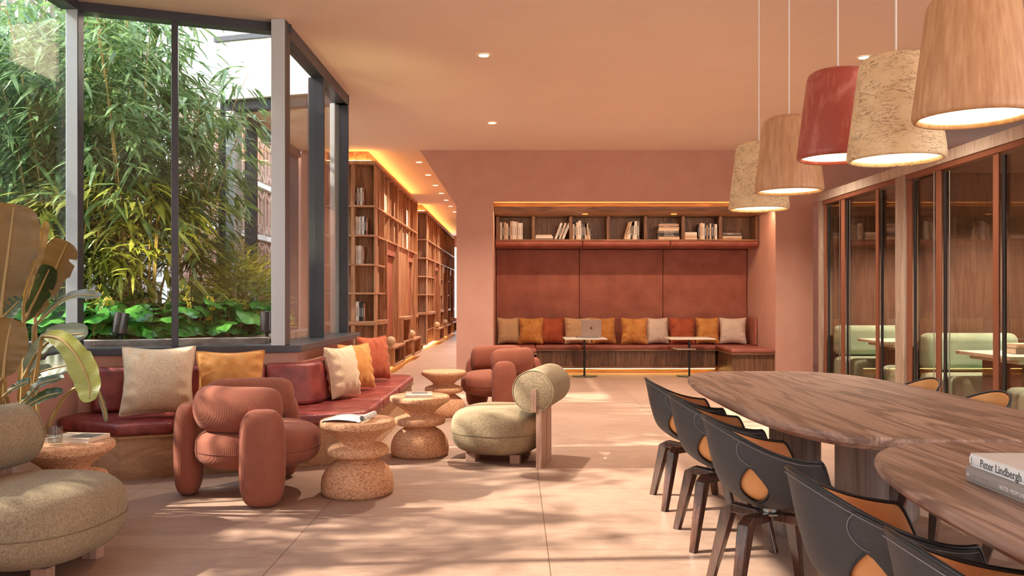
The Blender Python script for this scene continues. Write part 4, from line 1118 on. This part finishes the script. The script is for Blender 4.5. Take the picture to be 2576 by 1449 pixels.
pendant(3.94, 1.955, 'burl', 'large bark pendant shade beside the red one')
pendant(3.28, 2.01, 'pend_wood', 'largest turned wood pendant shade in the top right corner')

# ------------------------------------------------------------------ glazed booths
XB = 4.43
st_ = lambda nm, mb, mt, bev=.004: struct(nm, mb, mt, bev, None)
t = thing('booth', 'row of glazed oak meeting booths along the right side', 'booth', (4.6, 9.5, 0))
P = lambda nm, mb, mt, bev=.003, **k: part(nm, mb, mt, t, bev, world=True, seg=1, smooth=None, **k)
P('header_board', MB().box(XB, XB + .16, 4.35, 11.98, 2.69, 2.81), 'booth_wood_y')
P('roof_panel', MB().box(XB + .161, 6.9, 4.35, 11.98, 2.72, 2.81), 'booth_panel')
for a, b in ((11.86, 11.98), (9.33, 9.56), (6.80, 7.03), (4.35, 4.58)):
    P('upright_post', MB().box(XB, XB + .16, a, b, 0, 2.689), 'booth_wood')
for a, b in ((11.87, 11.97), (9.39, 9.50), (6.86, 6.97), (4.4, 4.5)):
    P('partition', MB().box(XB + .161, 6.80, a, b, 0, 2.719), 'booth_panel')
P('rear_panel', MB().box(6.80, 6.9, 4.35, 11.98, 0, 2.719), 'booth_panel')
for a, b in ((9.505, 11.865), (6.975, 9.385), (4.505, 6.855)):
    P('floor_panel', MB().box(XB + .02, 6.79, a, b, .0005, .015), 'booth_panel')
XG = XB + .055
for i, (ya, yb_, stl) in enumerate(((9.565, 11.855, [(11.74, 11.84), (11.08, 11.21), (10.04, 10.13)]), (7.035, 9.325, [(9.21, 9.32), (8.57, 8.68), (7.54, 7.64)]), (4.585, 6.795, [(6.68, 6.79), (6.0, 6.12), (5.0, 5.1)]))):
    P('frame_head', MB().box(XB + .012, XB + .09, ya, yb_, 2.63, 2.689), 'orange_metal')
    P('frame_sill', MB().box(XB + .012, XB + .09, ya, yb_, .016, .05), 'orange_metal')
    for a, b in stl:
        P('frame_stile', MB().box(XB + .022, XB + .042, a + .01, b, .051, 2.629), 'orange_metal')
        P('track_profile', MB().box(XB + .03, XB + .05, a - .075, a - .035, .051, 2.60).box(XB + .04, XB + .05, a - .028, a - .012, .051, 2.60), 'black', label='black sliding track profile')
    a, b = stl[1]
    P('edge_strip', MB().box(XB + .002, XB + .010, b - .004, b + .008, .051, 2.629), 'steel', label='bright steel door edge')
    P('edge_strip', MB().box(XB + .03, XB + .04, a - .15, a - .14, .051, 2.60), 'steel', label='bright steel door edge')
    cuts = [yb_] + [q for s in stl for q in (s[1], s[0])] + [ya]
    P('glass_pane', MB().box(XG, XG + .008, ya, stl[2][0], .051, 2.60), 'tint')
    P('glass_pane', MB().box(XG, XG + .008, stl[2][1], stl[1][0], .051, 2.60), 'tint')
    P('glass_pane', MB().box(XG, XG + .008, stl[1][1], stl[0][0], .051, 2.60), 'tint')
for a in (9.40, 6.87):
    P('wall_light', MB().box(6.70, 6.76, a - .6, a - .05, 2.2, 2.23), 'led_soft', label='linear wall light')
def sofa(x0, x1, yf, yb_, lb, cat='sofa'):
    """seat from yf to yb_, backrest at the yb_ side"""
    s = 1 if yb_ > yf else -1
    t = thing('sofa', lb, 'sofa', ((x0 + x1) / 2, (yf + yb_) / 2, 0), 0, 'sage booth sofas')
    P = lambda nm, mb, mt, bev=.02: part(nm, mb, mt, t, bev, world=True, seg=5, smooth=60)
    P('seat', MB().box(x0, x1, yf, yb_, .12, .46), 'green_fabric', .085)
    P('backrest', MB().box(x0, x1, yb_ - s * .20, yb_ + s * .02, .475, .895), 'green_fabric', .085)
    P('plinth', MB().box(x0 + .1, x1 - .1, yf + s * .1, yb_ - s * .1, .016, .12), 'black', .002)
sofa(4.56, 5.90, 11.10, 11.80, 'sage green sofa facing the room in the far booth')
sofa(4.53, 5.90, 10.20, 9.62, 'sage green sofa turned away behind the booth post, far booth')
sofa(4.56, 5.62, 8.62, 9.30, 'sage green sofa facing the room in the near booth')
sofa(4.56, 5.90, 7.70, 7.10, 'sage green sofa turned away in the near booth, right edge')
def btable(y0, y1, lb):
    t = thing('booth_table', lb, 'table', (5.1, (y0 + y1) / 2, 0), 0, 'cream booth tables')
    P = lambda nm, mb, mt, bev=.003: part(nm, mb, mt, t, bev, world=True, seg=2, smooth=None)
    P('top', MB().box(4.66, 5.75, y0, y1, .700, .735), 'cream_top')
    P('under_frame', MB().box(4.78, 5.65, y0 + .06, y1 - .06, .655, .699), 'cream_top')
    P('leg', MB().box(4.86, 4.93, y0 + .15, y1 - .15, .016, .654), 'orange_metal')
    P('leg', MB().box(5.45, 5.52, y0 + .15, y1 - .15, .016, .654), 'orange_metal')
btable(7.72, 8.68, 'cream table in the near booth')
btable(10.3, 11.16, 'cream table in the far booth')
def flat(x, y, z, th_, ln, dp, col, lb, g=None):
    t = thing('book', lb, 'book', (x, y, z), 0, g)
    part('cover', MB().box(0, ln, 0, dp, 0, .003).box(0, ln, 0, dp, th_ - .003, th_).box(0, ln, 0, .004, .003, th_ - .003), col, t, smooth=None)
    part('page_block', MB().box(.003, ln - .003, .004, dp - .003, .003, th_ - .003), 'paper', t, smooth=None); return t
flat(4.92, 8.05, .7355, .055, .32, .24, 'bk_grey', 'grey book lying on the near booth table, lower of two')
b_ = flat(4.93, 8.06, .791, .045, .28, .22, 'bk_cream', 'cream book lying on the near booth table, upper of two')
text_obj('title_lettering', 'vdv  muuto', .022, 'ink', b_, Matrix.Translation((.02, -.0008, .014)) @ Matrix.Rotation(pi / 2, 4, 'X'))
# ------------------------------------------------------------------ banana plant
def W(px, py, y): return Vector(((px - 1297) / 2060 * y, y, 1.3 - (py - 747) / 2060 * y))
def blade(path, width, face, seed, cup=.18, notch=0, tipw=.55):
    """path: midrib points; width full width; face: rough facing direction"""
    pts = spline(path, 10); n = len(pts) - 1; r = random.Random(seed); m = MB(); f = Vector(face).normalized()
    cuts = [(r.uniform(.2, .85), r.choice((-1, 1))) for _ in range(notch)]
    NU = 5; vs = []
    for i, p in enumerate(pts):
        t = i / n; tg = (pts[min(i + 1, n)] - pts[max(i - 1, 0)]).normalized(); s = tg.cross(f).normalized(); nn = s.cross(tg).normalized()
        w_ = width / 2 * (sin(pi * min(1, t * .5 + .02) ) ** .5 if t < .5 else max(0., 1 - ((t - .5) / .5) ** 3.2) ** .5) * (min(1, t * 6 + .10) ** .6)
        for k in range(-NU, NU + 1):
            u = k / NU; ww = w_
            for ct, cs in cuts:
                if cs * u > 0 and abs(t - ct) < .022: ww *= 1 - .45 * abs(u)
            vs.append(tuple(p + s * u * ww + nn * (cup * ww * abs(u) ** 1.4 + .003 * sin(t * 40 + seed) * abs(u))))
    M_ = 2 * NU + 1
    return m.add(vs, [(i * M_ + k, i * M_ + k + 1, (i + 1) * M_ + k + 1, (i + 1) * M_ + k) for i in range(n) for k in range(M_ - 1)]), pts
t = thing('banana_plant', 'tall banana leaf plant in a roped basket at the left edge', 'potted plant', (-3.02, 4.95, 0))
def leaf(base, path, width, face, mat, seed, depth, **k):
    """pixel guided authoring, turned into real places at the given depths"""
    if isinstance(depth, (int, float)): depth = (depth, depth)
    n = len(path); pp = [W(a, b, depth[0] + (depth[1] - depth[0]) * i / (n - 1)) for i, (a, b) in enumerate(path)]
    m, pts = blade(pp, width, face, seed, **k)
    o = part('leaf', m, mat, t, world=True, smooth=179)
    md = MB(); q = pts[:-3]; K = len(q)
    st0 = Vector((-3.02 + base[0], 4.95 + base[1], .42)); mid = (st0 + q[0]) / 2 + Vector((0, 0, .12 if q[0].z < 1 else .0))
    stem = spline([st0, mid, q[0]], 6)
    path2 = stem[:-1] + q
    md.sweep(path2, [.012 * (1 - .75 * i / len(path2)) + .001 for i in range(len(path2))], 7)
    mo = addobj('stalk', md.mesh('stalk', 179, tuple(t.location)), 'rib', t)
leaf((-.05, .0), [(2, 800), (8, 730), (20, 640), (30, 560), (36, 512)], .34, (.15, -1, .1), 'banana_b', 1, 4.75, cup=.10)
leaf((-.02, -.05), [(-40, 800), (-38, 700), (-12, 600), (8, 545), (22, 516)], .22, (-.4, -1, 0), 'banana_b', 2, 4.85, cup=.2)
leaf((.06, .05), [(58, 775), (75, 700), (96, 630), (117, 555)], .07, (.9, -.5, 0), 'banana_b', 3, 4.9, cup=.3)
leaf((.08, .1), [(88, 800), (112, 735), (138, 680), (160, 630), (172, 608)], .21, (.25, -1, .2), 'banana_b', 4, 5.2, notch=4)
leaf((.10, -.05), [(60, 810), (85, 760), (108, 712), (128, 668)], .15, (.3, -1, .35), 'banana_d', 5, 4.95, notch=3, cup=.1)
leaf((.10, .0), [(85, 822), (108, 800), (135, 775), (160, 755), (200, 742), (255, 746)], .13, (0, -.55, 1), 'banana', 6, 4.85, cup=.12)
leaf((-.06, -.1), [(8, 950), (12, 905), (18, 860), (30, 800)], .26, (.1, -1, .1), 'banana_b', 7, 4.6, notch=2)
leaf((-.02, .0), [(-8, 812), (10, 795), (30, 775), (52, 752)], .12, (0, -1, .3), 'banana_d', 8, 4.75)
leaf((.08, -.08), [(62, 945), (88, 895), (130, 855), (180, 842), (222, 838)], .16, (.15, -1, .65), 'banana', 9, 4.8)
leaf((.12, -.1), [(105, 845), (150, 852), (185, 885), (212, 930), (226, 975), (224, 1012)], .165, (-.2, -1, .35), 'banana_y', 10, (4.75, 4.55), cup=.12)
leaf((.10, .05), [(62, 960), (95, 938), (140, 925), (180, 918)], .18, (.1, -1, .8), 'banana', 11, 5.0)
leaf((.04, -.1), [(8, 998), (30, 980), (55, 966), (78, 958)], .08, (0, -.7, 1), 'banana_d', 12, 4.6)
leaf((.06, -.1), [(45, 1022), (70, 1000), (105, 965), (162, 950)], .09, (0, -.7, 1), 'banana_d', 13, 4.65)
leaf((.08, -.12), [(50, 1040), (80, 1015), (120, 995), (158, 988)], .10, (0, -.8, 1), 'banana_d', 14, 4.6)
leaf((.12, .05), [(240, 968), (250, 990), (262, 1030), (268, 1062)], .03, (.5, -1, .2), 'banana', 15, 4.9)
for i, (dx, dy) in enumerate(((-.08, .02), (.0, .05), (.05, -.02))):
    part('trunk', MB().sweep([(dx, dy, .25), (dx * 1.1, dy, .6), (dx * 1.4, dy, 1.0)], [.030, .022, .014], 10), 'rib', t)
part('basket', MB().lathe([(0, .0), (.20, .0)] + [(.22 + .05 * sin(pi * k / 36) + (.006 if k % 2 else 0), .012 + .42 * k / 36) for k in range(37)] + [(.20, .43), (.20, .38), (0, .38)], 48), 'basket', t, smooth=60, label='pale roped basket')
part('potting_soil', MB().lathe([(0, .40), (.195, .40), (.195, .385), (0, .385)], 32), 'soil', t)

# ------------------------------------------------------------------ bamboo
def bamboo(seed, h, culms, nl, spread, leafmat_='bamboo_leaf', low=.12):
    r = random.Random(seed)
    cm = MB(); lf = MB(); nodes = []
    for c in range(culms):
        a = r.uniform(0, 2 * pi); R0 = r.uniform(0, .22); lean = r.uniform(.15, 1.) * spread; aa = a + r.uniform(-.6, .6)
        H = h * r.uniform(.75, 1.)
        pts = [Vector((R0 * cos(a) + lean * cos(aa) * (q / 9) ** 1.8, R0 * sin(a) + lean * sin(aa) * (q / 9) ** 1.8, H * q / 9 * (1 - .06 * (q / 9) ** 3))) for q in range(10)]
        cm.sweep(pts, [.014 * (1 - .75 * q / 9) for q in range(10)], 6)
        nodes.append(pts)
    for k in range(nl):
        pts = nodes[r.randrange(culms)]; q = low * 9 + (9 - low * 9) * r.random() ** .85; i = min(int(q), 8); f = q - i
        p = pts[i] * (1 - f) + pts[i + 1] * f
        a = r.uniform(0, 2 * pi); L = r.uniform(.1, .55) * (1.1 - .35 * q / 9)
        e = p + Vector((cos(a) * L, sin(a) * L, r.uniform(-.05, .20)))
        if k % 3 == 0: cm.sweep([p, (p + e) / 2 + Vector((0, 0, .03)), e], [.003, .002, .001], 3)
        nb = r.randint(4, 7)
        for _ in range(nb):
            az = a + r.uniform(-1.2, 1.2); dr = r.uniform(-.9, .15); ln = r.uniform(.18, .36); wd = ln * r.uniform(.055, .078)
            d = Vector((cos(az), sin(az), dr)).normalized(); s = d.cross(Vector((0, 0, 1))).normalized()
            s = (s + Vector((0, 0, r.uniform(-.6, .6)))).normalized(); o = e + Vector((r.uniform(-.06, .06), r.uniform(-.06, .06), r.uniform(-.06, .06)))
            dn = Vector((0, 0, -1))
            p1 = o + d * ln * .3; p2 = o + d * ln * .7 + dn * ln * .08; p3 = o + d * ln + dn * ln * .22
            lf.add([o, p1 + s * wd, p1 - s * wd, p2 + s * wd * .75, p2 - s * wd * .75, p3], [(0, 1, 2), (1, 3, 4, 2), (3, 5, 4)])
    return cm, lf
protos = []
def put_bamboo(kind, x, y, rz, sc, label):
    if protos[kind] is None: return
    cm, lf, mt, first = protos[kind]
    if first[0] is None:
        t = thing('bamboo', label, 'bamboo', (x, y, .90), rz, 'bamboo clumps in the garden'); t.scale = (sc, sc, sc)
        part('culm', cm, 'culm', t, smooth=179); part('foliage', lf, mt, t, smooth=None); first[0] = t; return t
    o = copy_tree(first[0], (x, y, .90), rz, label, sc); return o
protos = [(*bamboo(11, 3.6, 8, 380, .8, low=.08), 'bamboo_leaf', [None]), (*bamboo(12, 3.9, 7, 340, .9, low=.27), 'bamboo_leaf', [None]), (*bamboo(13, 1.5, 9, 130, .45, low=.1), 'bamboo_leaf2', [None])]
put_bamboo(0, -4.35, 7.75, .3, 1., 'bamboo clump left of the window mullion, in front')
put_bamboo(1, -3.70, 7.80, 2.2, 1., 'tall bamboo clump directly behind the window mullion')
put_bamboo(1, -3.30, 8.15, 3.7, .80, 'bamboo clump right of the window mullion')
put_bamboo(1, -5.0, 8.2, 1.2, 1.0, 'bamboo clump seen between left corner post and banana plant')
put_bamboo(0, -5.7, 8.6, 4.4, 1.05, 'bamboo clump at the far left edge of the window')
put_bamboo(1, -4.5, 9.0, 5.1, 1.05, 'bamboo clump deeper in the garden behind the mullion')
put_bamboo(0, -5.5, 9.7, 2.9, 1.0, 'bamboo clump deep in the garden at left')
put_bamboo(2, -4.05, 7.60, .4, 1., 'low yellow green bamboo at left of the mullion')
put_bamboo(2, -3.45, 7.70, 1.9, 1.05, 'low yellow green bamboo just left of the mullion')
put_bamboo(2, -5.0, 7.55, 3.0, .95, 'low yellow green bamboo behind the left corner post')
for i, (x, y) in enumerate(((-5.4, 5.55), (-5.9, 4.0), (-5.1, 2.7), (-5.9, 1.3))):
    put_bamboo(i % 2, x, y, i * 1.3, 1.0, 'bamboo clump outside the left window, %s from the bay' % ORD[i])

# fine leaved shrubs
def shrub(seed, rx, ry, rz_, n):
    r = random.Random(seed); lf = MB(); st = MB()
    for k in range(n):
        a = r.uniform(0, 2 * pi); b = math.acos(r.uniform(-.2, 1)); rr = r.uniform(.45, 1) ** .5
        c = Vector((rx * rr * sin(b) * cos(a), ry * rr * sin(b) * sin(a), rz_ * (.12 + .88 * rr * max(0, cos(b)))))
        d = Vector((cos(a), sin(a), r.uniform(-.1, .9))).normalized(); L = r.uniform(.07, .14)
        side = d.cross(Vector((0, 0, 1))).normalized()
        if k % 8 == 0: st.sweep([(0, 0, 0), c * .5, c], [.006, .004, .001], 3)
        for q in range(7):
            o = c + d * L * q / 7
            for s in (-1, 1):
                e = o + (side * s + d * .7 + Vector((0, 0, r.uniform(-.3, .3)))).normalized() * L * .42 * (1 - q / 10)
                nn = (e - o).cross(Vector((r.random(), r.random(), r.random()))).normalized() * .0065
                lf.add([o, (o + e) / 2 + nn, e, (o + e) / 2 - nn], [(0, 1, 2, 3)])
    return st, lf
for i, (x, y, a, b, c, lb) in enumerate(((-2.72, 8.05, .46, .36, .85, 'fine leaved yellow green shrub in the garden corner'), (-2.92, 7.72, .34, .28, .45, 'lower fine leaved shrub close to the glass'), (-3.0, 8.75, .45, .4, 1.05, 'fine leaved shrub behind, grown higher'))):
    st, lf = shrub(50 + i, a, b, c, 760)
    t = thing('shrub', lb, 'shrub', (x, y, .90), 0, 'fine leaved shrubs')
    part('stem', st, 'culm', t, smooth=None); part('foliage', lf, 'shrub', t, smooth=None)

# broad leaved ground plants
def broad(seed):
    r = random.Random(seed); lf = MB(); st = MB()
    for k in range(17):
        a = r.uniform(0, 2 * pi); d = r.uniform(.03, .28); h = r.uniform(.10, .34); R_ = r.uniform(.10, .15)
        c = Vector((d * cos(a), d * sin(a), h)); nrm = Vector((cos(a) * r.uniform(.1, .8), sin(a) * r.uniform(.1, .8) - .25, 1)).normalized()
        u = nrm.cross(Vector((sin(a), -cos(a), .1))).normalized(); v = nrm.cross(u)
        N = 22; ph = r.uniform(0, 6)
        ring = []; mid = []
        for q in range(N):
            an = 2 * pi * q / N; notch = 1 - .75 * math.exp(-((an - pi) / .28) ** 2)
            rr = R_ * notch * (1 + .04 * sin(5 * an + ph))
            up = nrm * (.014 * sin(3 * an + ph) - .022 + .01 * sin(7 * an))
            ring.append(c + u * rr * cos(an) + v * rr * sin(an) + up); mid.append(c + u * rr * .5 * cos(an) + v * rr * .5 * sin(an) + nrm * .008)
        lf.add([c - nrm * .008] + mid + ring, [(0, 1 + q, 1 + (q + 1) % N) for q in range(N)] + [(1 + q, 1 + N + q, 1 + N + (q + 1) % N, 1 + (q + 1) % N) for q in range(N)])
        st.sweep([(0, 0, 0), c * .6 + Vector((0, 0, .03)), c], [.005, .004, .003], 5)
    return st, lf
BP = [broad(70 + i) for i in range(3)]; first = [None] * 3
spots = [(-4.55, 6.95), (-4.20, 6.85), (-3.85, 6.98), (-3.50, 7.02), (-3.15, 7.05), (-2.82, 7.18), (-2.58, 7.40), (-4.05, 7.22), (-3.62, 7.28), (-3.25, 7.36), (-2.90, 7.48), (-2.62, 7.78), (-4.45, 7.3), (-5.0, 7.2), (-2.60, 8.25), (-5.4, 7.5), (-4.9, 6.75)]
order = sorted(range(len(spots)), key=lambda i: spots[i][0])
for n_, i in enumerate(order):
    x, y = spots[i]; k = i % 3; lb = 'glossy round leaved ground plant, %s from the left in the planter' % (ORD + ['fifteenth', 'sixteenth', 'seventeenth'])[n_]
    if first[k] is None:
        t = thing('broadleaf_plant', lb, 'plant', (x, y, .90), i * 1.7, 'round leaved plants in the planter')
        part('stem', BP[k][0], 'culm', t, smooth=None); part('foliage', BP[k][1], 'broad', t, smooth=60); first[k] = t
    else: copy_tree(first[k], (x, y, .90), i * 1.7, lb)
# yellow flower spikes
def spike(seed, h):
    r = random.Random(seed); st = MB(); fl = MB()
    st.sweep([(0, 0, 0), (.01, 0, h * .5), (.03 * r.uniform(-1, 1), .0, h)], [.004, .003, .002], 5)
    for k in range(26):
        z = h * r.uniform(.5, 1); a = r.uniform(0, 2 * pi); o = Vector((r.uniform(.0, .035) * cos(a) * 1.2, r.uniform(0, .035) * sin(a), z))
        for q in range(4):
            an = a + q * pi / 2; d = Vector((cos(an), sin(an) * .6, sin(an))) * .014; e = Vector((-d.z, d.x, d.y)) * .5
            fl.add([o, o + d * .6 + e, o + d * 1.2, o + d * .6 - e], [(0, 1, 2, 3)])
    return st, fl
for i, (x, y, h, lb) in enumerate(((-3.62, 7.12, .50, 'yellow flower spike left of the left garden spotlight'), (-3.50, 7.02, .40, 'yellow flower spike just right of the left garden spotlight'), (-3.74, 7.3, .42, 'yellow flower spike beside the left corner post'),
                                 (-2.85, 7.12, .50, 'tall yellow flower spike right of the window mullion'), (-2.68, 7.20, .40, 'shorter yellow flower spike right of the mullion'))):
    st, fl = spike(90 + i, h); t = thing('flower', lb, 'flower', (x, y, .90), 0, 'yellow flower spikes')
    part('stem', st, 'culm', t); part('blossom', fl, 'flower', t, smooth=None)
# garden spotlights
def gspot(x, y, z, tl, lb):
    t = thing('garden_spotlight', lb, 'spotlight', (x, y, .90), 0, 'garden spotlights')
    Mz = Matrix.Translation((0, 0, z)) @ Matrix.Rotation(tl, 4, 'Y') @ Matrix.Rotation(-.12, 4, 'X')
    part('housing', MB().lathe([(0, -.09), (.045, -.09), (.056, -.082), (.058, -.07), (.058, .085), (.052, .09), (.05, .07), (0, .07)], 36, M=Mz), 'spot', t)
    L = bpy.data.lights.new('bulb', 'SPOT'); L.energy = 55; L.spot_size = RA(80); L.spot_blend = .8; L.color = (1, .84, .42); L.shadow_soft_size = .04
    lo = bpy.data.objects.new('bulb', L); COL.objects.link(lo); lo.parent = t; lo.location = (0, .12, z + .16); lo.rotation_euler = (pi - .55, 0, 0)
    part('bracket', MB().box(-.009, .009, -.064, -.058, -.10, -.02, Mz).box(-.009, .009, -.064, .02, -.105, -.095, Mz), 'black', t, smooth=None)
    part('spike', MB().box(-.012, .012, -.012, .012, 0, z - .08).box(-.05, .05, -.03, .03, 0, .03), 'black', t, smooth=None)
gspot(-3.27, 6.78, .18, .12, 'tilted metal garden spotlight left of the window mullion')
gspot(-2.18, 7.18, .18, -.02, 'metal garden spotlight beside the bay corner post')
